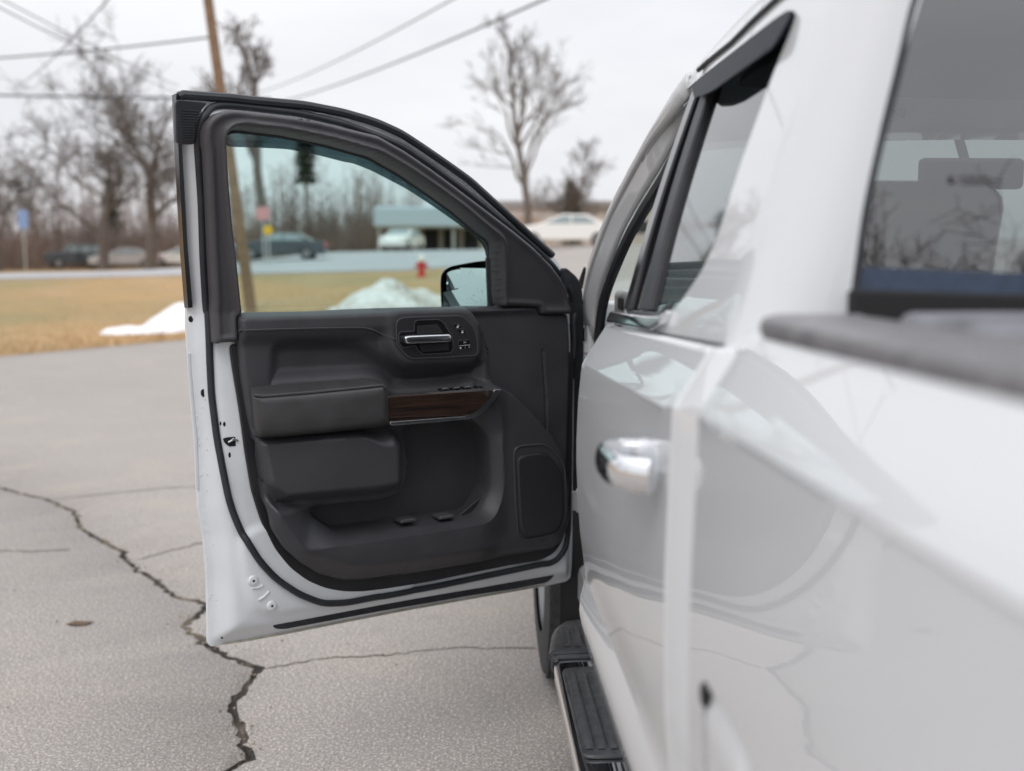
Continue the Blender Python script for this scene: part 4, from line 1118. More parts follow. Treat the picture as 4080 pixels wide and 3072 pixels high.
# armrest: padded top and front
ab, af = smooth_poly(DT['armbase'][1], .012, 3), None
A1 = np.array(DT['armbase'][1]); A2 = np.array(DT['armface'][1])
def loft(name, rings, material, parent, sub=2):
    k = len(rings[0]); v = [tuple(p) for r in rings for p in r]
    f = [(i * k + j, i * k + (j + 1) % k, (i + 1) * k + (j + 1) % k, (i + 1) * k + j) for i in range(len(rings) - 1) for j in range(k)]
    f.append(tuple((len(rings) - 1) * k + j for j in range(k)))
    bm = bmesh.new(); bv = [bm.verts.new(tuple(map(float, p))) for p in v]
    for q in f: bm.faces.new([bv[i] for i in q])
    bmesh.ops.recalc_face_normals(bm, faces=bm.faces)
    me = bpy.data.meshes.new(name); bm.to_mesh(me); bm.free(); me.materials.append(MATS[material])
    me.polygons.foreach_set('use_smooth', [True] * len(me.polygons))
    o = link(bpy.data.objects.new(name, me), parent)
    return o
def inset(A, k):
    m = A.mean(0); return m + (A - m) * k
def along(P, n=72):
    Q = np.vstack([P, P[:1]]); L = np.r_[0, np.cumsum(np.linalg.norm(np.diff(Q, axis=0), axis=1))]
    t = np.linspace(0, L[-1], n, endpoint=False)
    return np.stack([np.interp(t, L, Q[:, 0]), np.interp(t, L, Q[:, 1])], 1)
def dens(A, m=6):
    return np.array([A[i] + (A[(i + 1) % len(A)] - A[i]) * j / m for i in range(len(A)) for j in range(m)])
R1, R2 = dens(A1), dens(A2)
for _ in range(6):
    R1 = .5 * R1 + .25 * (np.roll(R1, 1, 0) + np.roll(R1, -1, 0))
for _ in range(3):
    R2 = .5 * R2 + .25 * (np.roll(R2, 1, 0) + np.roll(R2, -1, 0))
ctr = R2.mean(0)
def shr(R, d):
    e = R - ctr; w = np.abs(e).max(0); return ctr + e * (1 - d / w)
arm = loft('armrest', [DW(R1, .060), DW(R1, .092), DW(.6 * R1 + .4 * R2, .120), DW(.2 * R1 + .8 * R2, .146), DW(R2, .152), DW(shr(R2, .004), .1565), DW(shr(R2, .012), .160), DW(shr(R2, .03), .162)], 'leather', front_door)
st = [p for p in smooth_poly(DT['armface'][1][1:9], .006, 2, False)]
MB().tube([dpt(s, z + .001, .1535) for s, z in st], .0014, 6).build('armrest_seam', 'trim_dark', front_door)

# stitched line on the upper pad
def stitches(path, n0, name, dz=.0045):
    mb = MB()
    P = resample(path, .0052, False)
    nn = n0(P)
    for i in range(0, len(P) - 1):
        a, b = P[i], P[i] + (P[i + 1] - P[i]) * .62
        mb.tube([dpt(a[0], a[1] + dz, nn[i] + .0008), dpt(b[0], b[1] + dz, nn[i] + .0008)], .00085, 4)
    return mb.build(name, 'stitch_thread', front_door)
sl = smooth_poly(DT['stitch'][1], .01, 3, False)
stitches(sl, lambda P: trim_ns(P + np.array([0, .0045])), 'stitching')
MB().tube([dpt(s, z, n - .0002) for (s, z), n in zip(sl, trim_ns(sl))], .0016, 6).build('pad_seam', 'trim_dark', front_door)
sl2 = np.array(DT['stitch2'][1])
MB().tube([dpt(s, z, trim_n(s, z)) for s, z in sl2], .0022, 6).build('pad_seam', 'trim_dark', front_door)
stitches(np.array([p for p in st]), lambda P: np.full(len(P), .1545), 'armrest_stitching', .006)

# wood and bright strip, switch block
prism('wood_trim', smooth_poly(DT['wood'][1], .006, 1), .095, .1365, DW, 'wood_veneer', front_door, bevel=.0022, seg=3)
prism('wood_trim_lower', DT['woodlow'][1], .095, .1335, DW, 'wood_veneer', front_door)
prism('trim_strip', smooth_poly(DT['chrome'][1], .006, 1), .095, .1345, DW, 'satin_chrome', front_door, bevel=.003, seg=3)
def slab(name, P, z0, z1, material, parent, bevel=.002):
    """horizontal slab in the door frame: P holds (s, n)"""
    w = lambda Q, z: np.array([DB + s * DS + n * DN + np.array([0, 0, z]) for s, n in Q])
    return prism(name, np.array(P), z0, z1, w, material, parent, bevel=bevel)
swp = slab('switch_panel', [(.565, .075), (.345, .075), (.352, .128), (.575, .130)], 1.115, 1.1305, 'trim_hard', front_door, .003)
for i, s in enumerate((.515, .480, .445)):
    slab('window_switch', [(s + .012, .095), (s - .012, .095), (s - .012, .120), (s + .012, .120)], 1.1305, 1.1365, 'gloss_black', front_door, .002)
    slab('switch_lip', [(s + .009, .117), (s - .009, .117), (s - .009, .1205), (s + .009, .1205)], 1.1365, 1.1385, 'satin_chrome', front_door, .0005)
k = MB(); k.lathe([(.016, 0), (.016, .004), (.012, .006), (.011, .003)], 20, Matrix.Translation(dpt(.400, 1.1305, .105))); k.build('mirror_switch', 'gloss_black', front_door)

# handle bezel with pull cup, lever and buttons
zb = .118
bz = prism('handle_bezel', bezel, .085, .1205, DW, 'trim_dark', front_door, bevel=.0025, seg=3)
MB().tube([dpt(s, z, .1195) for s, z in bezel], .0016, 6, closed=True).build('bezel_rim', 'trim_hard', front_door)
cupp = smooth_poly(DT['cup'][1], .004, 2)
cc = cupp.mean(0)
cupb = prism('pull_cup', cupp, .1200, .1218, DW, 'gloss_black', front_door, bevel=.0008)
MB().tube([dpt(s, z, .1218) for s, z in cupp], .0013, 6, closed=True).build('cup_rim', 'trim_hard', front_door)
prism('pull_plate', [(.602, 1.311), (.540, 1.313), (.522, 1.290), (.602, 1.289)], .1218, .1235, DW, 'trim_dark', front_door, bevel=.001)
prism('pull_plate', [(.595, 1.2615), (.508, 1.2615), (.505, 1.242), (.588, 1.241)], .1218, .1235, DW, 'trim_dark', front_door, bevel=.001)
lev = smooth_poly(DT['lever'][1], .004, 2)
lm = lev.mean(0)
LV = loft('inside_handle', [DW(lev, .122), DW(lev, .135), DW(lm + (lev - lm) * np.array([.985, .86]), .1405), DW(lm + (lev - lm) * np.array([.965, .62]), .1425), DW(lm + (lev - lm) * np.array([.95, .3]), .143)], 'satin_chrome', front_door)
for nm in ('lock1', 'lock2', 'mem'):
    P = np.array(DT[nm][1])
    prism('lock_button' if nm != 'mem' else 'memory_buttons', P, .118, .1228, DW, 'gloss_black', front_door, bevel=.0012)
    MB().tube([dpt(s, z, .1222) for s, z in smooth_poly(P, .004, 1)], .0006, 5, closed=True).build('button_edge', 'trim_hard', front_door)
def icon_lock(P, opened):
    m = np.array(P).mean(0); s, z = m; mb = MB()
    w = lambda a, b: dpt(s - a, z + b, .1231)
    q = [w(-.0028, -.004), w(.0028, -.004), w(.0028, .000), w(-.0028, .000)]
    mb.add(q, [(0, 1, 2, 3)])
    t = np.linspace(0, math.pi, 9); o = .0026 if opened else 0
    mb.tube([w(-.0018 * math.cos(x) + o, .0012 + .0022 * math.sin(x)) for x in t], .0005, 5)
    mb.build('lock_symbol', 'mark_white', front_door)
icon_lock(DT['lock1'][1], True); icon_lock(DT['lock2'][1], False)
XD, ZD = tuple(-DS), (0, 0, 1)
text_mesh('button_text', 'SET', .0052, 'mark_white', front_door, dpt(.4545, 1.2605, .1231), XD, ZD)
text_mesh('button_text', '1', .0052, 'mark_white', front_door, dpt(.4545, 1.2470, .1231), XD, ZD)
text_mesh('button_text', '2', .0052, 'mark_white', front_door, dpt(.4420, 1.2470, .1231), XD, ZD)
mb = MB(); mb.tube([dpt(.472, 1.2525, .1231), dpt(.4395, 1.2535, .1231)], .0005, 5)
mb.lathe([(.0022, 0), (.0022, .0003)], 12, Matrix.Translation(dpt(.4695, 1.2465, .1231)) @ Matrix(((DS[0], 0, DN[0], 0), (DS[1], 0, DN[1], 0), (0, 1, 0, 0), (0, 0, 0, 1))))
mb.build('button_mark', 'mark_white', front_door)

# speaker
sr = smooth_poly(DT['spk_ring'][1], .008, 4); sp = smooth_poly(DT['spk'][1], .008, 4)
sn = .085 + .014
MB().tube([dpt(s, z, n + .001) for (s, z), n in zip(sr, trim_ns(sr))], .0026, 8, closed=True).build('speaker_rim', 'trim_hard', front_door)
prism('speaker_grille', sp, .080, sn + .010, DW, 'speaker_mesh', front_door, bevel=.006, seg=3)
MB().tube([dpt(s, z, sn + .005) for s, z in sp], .0020, 6, closed=True).build('speaker_bead', 'trim_dark', front_door)
# door pocket fittings
for s, z in ((.50, .768), (.62, .7735)):
    prism('pocket_rib', [(s + .025, z), (s - .025, z), (s - .022, z + .010), (s + .022, z + .010)], .050, .098, DW, 'trim_hard', front_door, bevel=.003)
MB().lathe([(.006, 0), (.005, .003)], 12, Matrix.Translation(dpt(.165, .655, trim_n(.165, .655))) @ Matrix.Rotation(math.radians(-60), 4, 'Z') @ Matrix.Rotation(math.radians(90), 4, 'Y')).build('trim_clip', 'trim_hard', front_door)

# latch, holes, bolts on the painted shell
DROT = Matrix(((DS[0], 0, DN[0], 0), (DS[1], 0, DN[1], 0), (0, 1, 0, 0), (0, 0, 0, 1)))
def shn(s, z): return float(shell_n(np.array([(s, z)]))[0])
lt = smooth_poly(DT['latch'][1], .004, 1)
ln = shn(1.09, 1.03)
prism('latch', lt, ln - .004, ln + .0015, DW, 'flat_black', front_door)
MB().tube([dpt(1.100, 1.033, ln + .003), dpt(1.085, 1.040, ln + .004), dpt(1.075, 1.034, ln + .003)], .0035, 8).build('latch_claw', 'satin_chrome', front_door)
for nm, rx, rz in (('hole1', .006, .008), ('hole2', .006, .010), ('hole3', .003, .006), ('hole4', .003, .007), ('hole5', .002, .005), ('hole6', .003, .003)):
    (s, z), = DT[nm][1]
    P = [(s + rx * math.cos(t), z + rz * math.sin(t)) for t in np.linspace(0, 2 * math.pi, 20, endpoint=False)]
    prism('drain_hole', P, shn(s, z) - .004, shn(s, z) + .0012, DW, 'flat_black', front_door)
for nm in ('bolt1', 'bolt2'):
    (s, z), = DT[nm][1]
    M = Matrix.Translation(dpt(s, z, shn(s, z))) @ DROT
    b = MB().lathe([(.0135, -.002), (.0135, .0015), (.0115, .004), (.006, .0055), (.0035, .005), (.003, .002)], 24, M).build('bolt_cap', 'bolt_paint', front_door)
    MB().lathe([(.0028, .002), (.0028, .0052)], 10, M).build('bolt_socket', 'flat_black', b)
for a, b_ in (((1.053, .652), (1.024, .655)), ((1.037, .618), (1.008, .636))):
    MB().tube([dpt(a[0], a[1], shn(*a)), dpt((a[0] + b_[0]) / 2, (a[1] + b_[1]) / 2 - .003, shn(*b_)), dpt(b_[0], b_[1], shn(*b_))], .0035, 8).build('pressed_bead', 'jamb_paint', front_door)
pr = smooth_poly(DT['pressing'][1], .02, 2, False)
MB().tube([dpt(s + .002, z, shn(s, z) + .0) for s, z in pr], .005, 8, flat=.5, up=tuple(DN)).build('pressed_bead', 'jamb_paint', front_door)
# rain drops left on the paint and the mirror
random.seed(5)
for i in range(16):
    z = random.uniform(.62, 1.15); s = 1.165 - .03 * abs(z - 1.1) - random.uniform(.0, .022)
    MB().lathe([(.0022, 0), (.0019, .001), (.001, .0016)], 8, Matrix.Translation(dpt(s, z, shn(s, z))) @ DROT).build('water_drop', 'bolt_paint', front_door)

# exterior mirror beyond the glass
def MG(P, n=0.0):          # the plate is turned a little towards the driver
    P = np.asarray(P, float); return DW(P, n - .125 - .07 * (P[:, 0] - .30) - .20 * (P[:, 1] - 1.39), False)
mh = smooth_poly(DT['mirror_h'][1], .01, 4)
hs = mh.mean(0)
mir_o = loft('door_mirror', [MG(hs + (mh - hs) * k_ + np.array([.60 * n_, 0]), n_) for k_, n_ in ((.985, .007), (1.0, 0.0), (1.015, -.02), (1.0, -.07), (.82, -.115), (.4, -.132))], 'gloss_black', front_door)
MB().box(-.05, .05, -.03, .03, -.03, .05, Matrix.Translation(dpt(.155, 1.355, -.08, False)) @ Matrix.Rotation(math.radians(30), 4, 'Z')).build('mirror_arm', 'gloss_black', front_door, bevel=.015, seg=3)
mgp = [(.3905, 1.336), (.3868, 1.3885), (.3790, 1.392), (.3380, 1.3975), (.3262, 1.4210), (.3228, 1.4602), (.2246, 1.4583), (.2143, 1.336)]
prism('mirror_plate', mgp, .004, .012, MG, 'mirror_glass', front_door)
spp = np.array(DT['mirror_s'][1]); sc_ = spp.mean(0)
spp = smooth_poly(sc_ + (spp - sc_) * .93, .005, 2)
V, F = cdt(spp, (), .006)
sheet('spotter_mirror', V, F, lambda P: MG(P, .014 + .004 - 1.6 * ((P - sc_) ** 2).sum(1)), 'mirror_glass', front_door, face=FACE, sharp=0)
for i in range(26):
    s, z = random.uniform(.23, .315), random.uniform(1.36, 1.452)
    M = Matrix.Translation(tuple(MG([(s, z)], .0125)[0])) @ DROT
    r = random.uniform(.0005, .0013)
    MB().lathe([(r, 0), (r * .8, r * .5)], 6, M).build('mirror_drop', 'rail_plastic', front_door)
# ------------------------------------------------------------------ ground, lot, road
def zt(x, y):
    x, y = np.asarray(x, float), np.asarray(y, float)
    g = sstep(18, 42, y)
    far = .90 * sstep(40, 80, y) * sstep(-18, -8, x) * (1 - sstep(-2, 6, x))
    return far + .92 * g + .018 * x * g + .90 * sstep(-2, 6, x) * sstep(28, 54, y)
def axis(segs):
    out = []
    for a, b, st in segs: out += list(np.arange(a, b, st))
    return np.array(out + [segs[-1][1]])
gx = axis([(-900, -120, 60), (-120, -40, 8), (-40, 30, 2), (30, 120, 8), (120, 900, 60)])
gy = axis([(-900, -60, 60), (-60, 0, 8), (0, 66, 2), (66, 140, 6), (140, 900, 60)])
X, Y = np.meshgrid(gx, gy); nx_ = len(gx)
v = np.stack([X.ravel(), Y.ravel(), (zt(X, Y) - .05).ravel()], 1)
f = [(j * nx_ + i, j * nx_ + i + 1, (j + 1) * nx_ + i + 1, (j + 1) * nx_ + i) for j in range(len(gy) - 1) for i in range(nx_ - 1)]
tag(meshobj('ground', v, f, 'lawn', None, True, 0), kind='structure')

# cracked asphalt lot; the crack is a real groove
crack = [(-5.2, 9.6), (-4.4, 8.7), (-3.6, 8.0), (-3.0, 7.25), (-2.52, 6.84), (-2.25, 6.52), (-2.09, 6.12), (-1.83, 5.76), (-1.72, 5.62), (-1.62, 5.40), (-1.42, 5.11), (-1.24, 4.82), (-1.08, 4.71), (-1.08, 4.56), (-1.11, 4.42), (-.97, 4.21), (-.88, 4.08), (-.73, 3.94), (-.73, 3.83), (-.75, 3.71), (-.76, 3.59), (-.72, 3.48), (-.67, 3.39), (-.67, 3.30), (-.63, 3.21), (-.67, 3.13), (-.74, 2.95), (-.70, 2.7), (-.8, 2.3)]
side1 = [(-3.9, 6.25), (-3.3, 6.0), (-2.9, 5.85), (-2.5, 5.70), (-2.2, 5.62), (-1.98, 5.66)]
side2 = [(-1.60, 5.42), (-1.35, 5.75), (-.9, 6.1), (-.3, 6.3), (.4, 6.6)]
side3 = [(-.71, 3.93), (-.55, 4.02), (-.30, 4.06), (.0, 4.12), (.3, 4.10)]
side4 = [(-2.5, 6.85), (-1.9, 7.15), (-1.1, 7.3), (-.2, 7.7), (.6, 7.8)]
def crack_outline(path, w0, w1, seed):
    rng = np.random.RandomState(seed)
    P = resample(np.array(path), .035, False); n = len(P)
    P[1:-1] += rng.normal(0, .007, (n - 2, 2))
    T = np.gradient(P, axis=0); N = np.stack([-T[:, 1], T[:, 0]], 1) / (np.linalg.norm(T, axis=1)[:, None] + 1e-9)
    t = np.linspace(0, 1, n)
    w = (w0 + (w1 - w0) * t) * (.6 + .9 * rng.rand(n)) * np.minimum(1, np.minimum(t, 1 - t) * 25 + .15)
    return np.vstack([P + N * w[:, None] * .5, (P - N * w[:, None] * (.4 + .3 * rng.rand(n))[:, None])[::-1]]), P
cr = [crack_outline(crack, .020, .030, 1), crack_outline(side1, .010, .012, 2), crack_outline(side2, .009, .007, 3), crack_outline(side3, .006, .005, 4), crack_outline(side4, .010, .008, 5)]
lot = np.array([(-16, -25), (-14, 4), (-9.2, 13.0), (-6.77, 16.8), (-5.88, 18.2), (-4.78, 19.8), (-3.2, 22.3), (-1.0, 25.4), (.7, 28.5), (1.6, 33), (2.0, 40), (2.0, 52), (1.0, 57), (20, 66), (30, 50), (32, -25)])
V, F = cdt(lot, [c_[0] for c_ in cr[:1]], 1.0, bstep=.9)
o = sheet('asphalt_lot', V, F, lambda P: np.stack([P[:, 0], P[:, 1], zt(P[:, 0], P[:, 1])], 1), 'asphalt', None, face=(0, 0, 1), skirt=(0, 0, -.04), sharp=0)
tag(o, kind='structure')
def groove(out, mid, depth, z0):
    n = len(mid); v, f = [], []
    L, R = out[:n], out[n:][::-1]
    for a, m, b in zip(L, mid, R):
        v += [(a[0], a[1], z0), (m[0], m[1], z0 - depth), (b[0], b[1], z0)]
    for i in range(n - 1):
        a = 3 * i; f += [(a, a + 1, a + 4, a + 3), (a + 1, a + 2, a + 5, a + 4)]
    meshobj('crack', v, f, 'crack_fill', o, True, 0)
groove(cr[0][0], cr[0][1], .022, .0)
for c_ in cr[1:]: groove(c_[0], c_[1], .0005, .0025)

# loose bits on the asphalt
lf = MB(); k_ = [(-.055, 0, .004), (-.03, .022, .010), (.01, .026, .006), (.055, .004, .012), (.02, -.020, .004), (-.025, -.020, .008)]
cx_, cy_ = -1.54, 4.47
lf.add([(cx_ + x, cy_ + y, z) for x, y, z in k_] + [(cx_ + x, cy_ + y, z - .0025) for x, y, z in k_], [(0, 5, 4, 3, 2, 1), (6, 7, 8, 9, 10, 11)] + [(i, (i + 1) % 6, 6 + (i + 1) % 6, 6 + i) for i in range(6)])
tag(lf.build('dead_leaf', 'leaf_brown'), 'small curled brown dead leaf lying on the asphalt left of the crack', 'leaf')
rng = np.random.RandomState(21); pb = MB()
for i in range(420):
    if i < 260:
        q = cr[0][1][rng.randint(len(cr[0][1]))]; x, y = q + rng.normal(0, .03, 2)
    else:
        x, y = rng.uniform(-3.5, .2), rng.uniform(2.6, 8)
    r = .002 + .0045 * rng.rand() ** 2
    pb.lathe([(r * .7, 0), (r, r * .5), (r * .5, r * 1.1)], 5, Matrix.Translation((float(x), float(y), 0)) @ Matrix.Rotation(rng.rand() * 6, 4, 'Z'))
tag(pb.build('grit', 'crack_grit', None, False), 'fine tan grit scattered along the crack in the asphalt', 'grit', kind='stuff')

# road beyond the lawn
rd = np.array([(-150, 35), (-60, 38.5), (-20, 41), (-4, 43), (1.9, 44), (1.9, 74), (-4, 78), (-14, 74), (-20, 61), (-60, 57), (-150, 52)])
V, F = cdt(rd, (), 2.5)
tag(sheet('road', V, F, lambda P: np.stack([P[:, 0], P[:, 1], zt(P[:, 0], P[:, 1]) + .02], 1), 'road_asphalt', None, face=(0, 0, 1), skirt=(0, 0, -.1)), kind='structure')

# rough grass along the lot
rng = np.random.RandomState(3)
N_ = 9000
tt = rng.rand(N_); edge = np.array([(-14, 4), (-9.2, 13.0), (-6.77, 16.8), (-4.78, 19.8), (-3.2, 22.3), (-1.0, 25.4), (.7, 28.5)])
el = np.r_[0, np.cumsum(np.linalg.norm(np.diff(edge, axis=0), axis=1))]
ex, ey = np.interp(tt * el[-1], el, edge[:, 0]), np.interp(tt * el[-1], el, edge[:, 1])
off = rng.exponential(1.6, N_) - .06
bx, by = ex - off * .85, ey + off * .5
bz = zt(bx, by) - .05
h = .05 + .09 * rng.rand(N_); a = rng.rand(N_) * 2 * math.pi; wv = .008
lean = rng.normal(0, .05, (N_, 2))
v = np.empty((N_ * 3, 3)); v[0::3] = np.stack([bx - wv * np.cos(a), by - wv * np.sin(a), bz], 1); v[1::3] = np.stack([bx + wv * np.cos(a), by + wv * np.sin(a), bz], 1)
v[2::3] = np.stack([bx + lean[:, 0], by + lean[:, 1], bz + h], 1)
tag(meshobj('dry_grass', v, np.arange(N_ * 3).reshape(-1, 3), 'lawn', None, False), 'dry tan grass along the edge of the asphalt', 'grass', kind='stuff')

# snow heaps
def heap(name, label, pts, seed, hgt):
    rng = np.random.RandomState(seed)
    P = smooth_poly(np.array(pts), .15, 4)
    V, F = cdt(P, (), .12)
    ph = rng.rand(6) * 6
    def fn(Q):
        d = dist(Q, P); m = d.max()
        b = (np.sin(Q[:, 0] * 2.1 + ph[0]) + np.sin(Q[:, 1] * 2.7 + ph[1]) + .7 * np.sin(Q[:, 0] * 5.1 + Q[:, 1] * 3 + ph[2])) / 2.7
        b2 = np.sin(Q[:, 0] * 11 + ph[3]) * np.sin(Q[:, 1] * 9 + ph[4])
        k = (d / m) ** .6
        return np.stack([Q[:, 0], Q[:, 1], zt(Q[:, 0], Q[:, 1]) - .06 + hgt * k * (.75 + .35 * b) + .03 * b2 * k], 1)
    tag(sheet(name, V, F, fn, 'dirty_snow' if hgt > .65 else 'snow', None, face=(0, 0, 1), sharp=0), label, 'snow heap', 'old snow heaps on the lawn')
heap('snow_heap', 'low heap of old white snow on the tan lawn, nearest the asphalt edge', [(-6.95, 21.6), (-6.6, 21.2), (-5.6, 21.5), (-5.05, 21.9), (-5.1, 22.5), (-6.3, 22.4)], 3, .20)
heap('snow_heap', 'rounder dirty snow heap just behind the low white one', [(-6.5, 22.9), (-6.0, 22.4), (-5.1, 22.5), (-4.3, 23.1), (-4.3, 24.2), (-5.8, 24.0)], 4, .60)
heap('snow_heap', 'large grey snow heap on the lawn behind the door window', [(-3.1, 24.6), (-2.2, 24.2), (-1.1, 25.4), (.1, 27.2), (.3, 28.6), (-1.2, 28.2), (-2.7, 27.0)], 8, .72)

# ------------------------------------------------------------------ trees
def sticks(P0, P1, r0, r1, n=3):
    P0, P1 = np.asarray(P0, float), np.asarray(P1, float); k = len(P0)
    r0, r1 = np.broadcast_to(r0, k), np.broadcast_to(r1, k)
    D = P1 - P0; D = D / (np.linalg.norm(D, axis=1)[:, None] + 1e-9)
    ref = np.where(np.abs(D[:, 2:3]) < .9, np.array([[0, 0, 1.]]), np.array([[1., 0, 0]]))
    U = np.cross(D, ref); U /= np.linalg.norm(U, axis=1)[:, None] + 1e-9; W = np.cross(D, U)
    V = np.empty((k, 2 * n, 3))
    for j in range(n):
        c, s = math.cos(2 * math.pi * j / n), math.sin(2 * math.pi * j / n)
        V[:, j] = P0 + (U * c + W * s) * r0[:, None]; V[:, n + j] = P1 + (U * c + W * s) * r1[:, None]
    base = (np.arange(k) * 2 * n)[:, None]
    F = np.concatenate([base + np.array([[j, (j + 1) % n, n + (j + 1) % n, n + j]]) for j in range(n)])
    return V.reshape(-1, 3), F
def grow(height, seed, form='spread', twigs=1.0):
    rng = random.Random(seed)
    big, small = [], []
    stack = [(Vector((0, 0, 0)), Vector((rng.uniform(-.05, .05), rng.uniform(-.05, .05), 1)).normalized(), height * (.42 if form == 'spread' else .86), height * (.022 if form == 'spread' else .016), 0)]
    while stack:
        p, d, L, r, lev = stack.pop()
        nseg = 5 if lev < 2 else 3
        pts = [(p.copy(), r)]
        for i in range(nseg):
            wob = .10 if lev == 0 else .22
            d = (d + Vector((rng.gauss(0, wob), rng.gauss(0, wob), rng.gauss(0, wob * .6) + (.05 if lev else 0)))).normalized()
            p = p + d * (L / nseg)
            pts.append((p.copy(), r * (1 - (.55 if lev == 0 and form == 'spread' else .8) * (i + 1) / nseg)))
        for (a, ra), (b, rb) in zip(pts[:-1], pts[1:]):
            (big if lev < 2 else small).append((a, b, ra, rb))
        if lev < 4:
            kids = {0: (8 if form == 'spread' else 13), 1: (7 if form == 'spread' else 5), 2: (6 if form == 'spread' else 4), 3: int((5 if form == 'spread' else 3) * twigs)}[lev]
            for _ in range(kids):
                t = rng.uniform(.45 if lev == 0 and form == 'spread' else .25, 1.0)
                if lev == 0 and form != 'spread': t = rng.uniform(.28, 1.0)
                i = min(nseg - 1, int(t * nseg)); q = pts[i][0].lerp(pts[i + 1][0], t * nseg - i)
                ax = Vector((rng.gauss(0, 1), rng.gauss(0, 1), rng.gauss(0, 1))).normalized()
                side = (ax - d * ax.dot(d)).normalized()
                ang = math.radians(rng.uniform(28, 58) if form == 'spread' else rng.uniform(22, 42))
                nd = (d * math.cos(ang) + side * math.sin(ang)).normalized()
                if lev == 0 and form == 'spread': l2 = height * rng.uniform(.30, .46)
                elif lev == 0: l2 = height * .42 * (1.2 - t)
                else: l2 = L * rng.uniform(.38, .62)
                stack.append((q, nd, l2, max(.006, pts[i][1] * rng.uniform(.42, .62)), lev + 1))
    return big, small
TREES = {}
def tree(name, label, loc, height, seed, form='spread', group='bare trees beyond the road', rz=0.0, thick=1.0):
    e = empty(name, loc, rz); tag(e, label, 'tree', group)
    big, small = grow(height, seed, form)
    for nm, S, n in (('trunk', big, 6), ('crown', [(a_, b_, max(c_, .016), max(d_, .012)) for a_, b_, c_, d_ in small], 3)):
        v, f = sticks([s[0] for s in S], [s[1] for s in S], np.array([s[2] for s in S]) * thick, np.array([s[3] for s in S]) * thick, n)
        meshobj(nm, v, f, 'bark', e, True, 0, local=True)
    return e
def at(x, y): return (x, y, float(zt(x, y)) - .1)
tree('bare_tree', 'broad bare tree with forked limbs behind the parked silver car, taller of a pair', at(-20.2, 75), 16.0, 11, thick=1.3)
tree('bare_tree', 'bare brown tree standing close beside the broad forked tree', at(-24.2, 78), 13.0, 23, thick=1.3)
tree('bare_tree', 'dark bare tree at the edge of the wood beside the tall blue sign', at(-32.0, 80), 10.5, 5)
tree('bare_tree', 'bare twiggy tree right behind the leaning utility pole', at(-11.8, 72), 16.5, 31, 'leader', thick=1.6)
tree('bare_tree', 'tall slender bare tree beside the long pale building', at(5.0, 78), 17.0, 42, 'leader', thick=1.3)
tree('bare_tree', 'small bare tree behind the roof of the long pale building', at(11.6, 105), 11.0, 8, 'leader')
tree('bare_tree', 'low dark bushy bare tree between the slender tree and the small evergreen', at(8.6, 88), 7.4, 9)
# trees round the lot that the windows and paint mirror
k = 0
for (x, y, hh, sd, lab) in ((-17, 44, 13, 51, 'bare tree on the lawn side of the road, across the lawn from the lot'), (-30, 22, 14, 52, 'bare tree far to the left of the truck across the lawn'), (-34, 3, 13, 53, 'bare tree level with the truck bed across the lawn'),
                       (16, -34, 17, 54, 'bare tree standing behind the truck tailgate'), (24, -36, 16, 55, 'bare tree behind the truck on its passenger side'), (9, -40, 16, 56, 'bare tree behind the truck on its driver side')):
    if x > -18 and y > 30: continue
    tree('bare_tree', lab, at(x, y), hh, sd, group='bare trees around the lot')

def evergreen(label, loc, height, seed, spread=.2, bare=.35):
    e = empty('evergreen_tree', loc); tag(e, label, 'tree', 'evergreens')
    rng = np.random.RandomState(seed)
    v, f = sticks([(0, 0, 0)], [(0, 0, height)], .02 * height, .004 * height, 7)
    meshobj('trunk', v, f, 'bark', e, True, 0, local=True)
    n = 2600
    t = bare + (1 - bare) * rng.rand(n); a = rng.rand(n) * 2 * math.pi
    whorl = np.round(t * 16) / 16 + rng.normal(0, .01, n)
    R = height * spread * (1.06 - whorl) ** .7 * (.45 + .35 * np.sin(a * 2 + whorl * 23 + 1) + .3 * np.sin(a * 3 + whorl * 61)) * np.sqrt(rng.rand(n))
    P = np.stack([R * np.cos(a), R * np.sin(a), whorl * height - R * .15], 1)
    D = np.stack([np.cos(a), np.sin(a), rng.normal(0, .4, n)], 1) * (.25 + .3 * rng.rand(n))[:, None]
    v, f = sticks(P, P + D, .05, .01, 3)
    meshobj('crown', v, f, 'needles', e, False, local=True)
evergreen('pine with a bare trunk and dark top seen through the door window', at(-11.6, 88), 9.6, 4, .17, .62)
evergreen('small dark evergreen behind the slender bare tree', at(9.5, 92), 5.4, 6, .22, .1)
evergreen('dark conifer in the wood behind the off-road vehicle', at(-30.5, 101), 7.5, 9, .2, .15)

# the winter wood reads as one mass
rng = np.random.RandomState(12)
P0, P1, r0, r1 = [], [], [], []
for i in range(2300):
    x = rng.uniform(-95, 2); y = 88 + rng.rand() ** 1.5 * 45 + .05 * x
    if x > -6: y += 14
    hgt = (3.0 + 5.5 * rng.rand() ** 2) * (1.0 if x < -3 else .55)
    z = float(zt(x, y)) - .1
    lean = rng.normal(0, .05, 2) * hgt
    top = np.array([x + lean[0], y + lean[1], z + hgt]); b = np.array([x, y, z])
    P0.append(b); P1.append(top); r = .04 + .06 * rng.rand() * hgt / 8; r0.append(r); r1.append(.012)
    for k in range(13):
        t = .15 + .85 * rng.rand(); q = b + (top - b) * t
        a = rng.rand() * 6.283; L = hgt * (.12 + .22 * rng.rand()) * (1.15 - .6 * t)
        P0.append(q); P1.append(q + np.array([math.cos(a) * L * .7, math.sin(a) * L * .7, L * .75])); r0.append(.026); r1.append(.010)
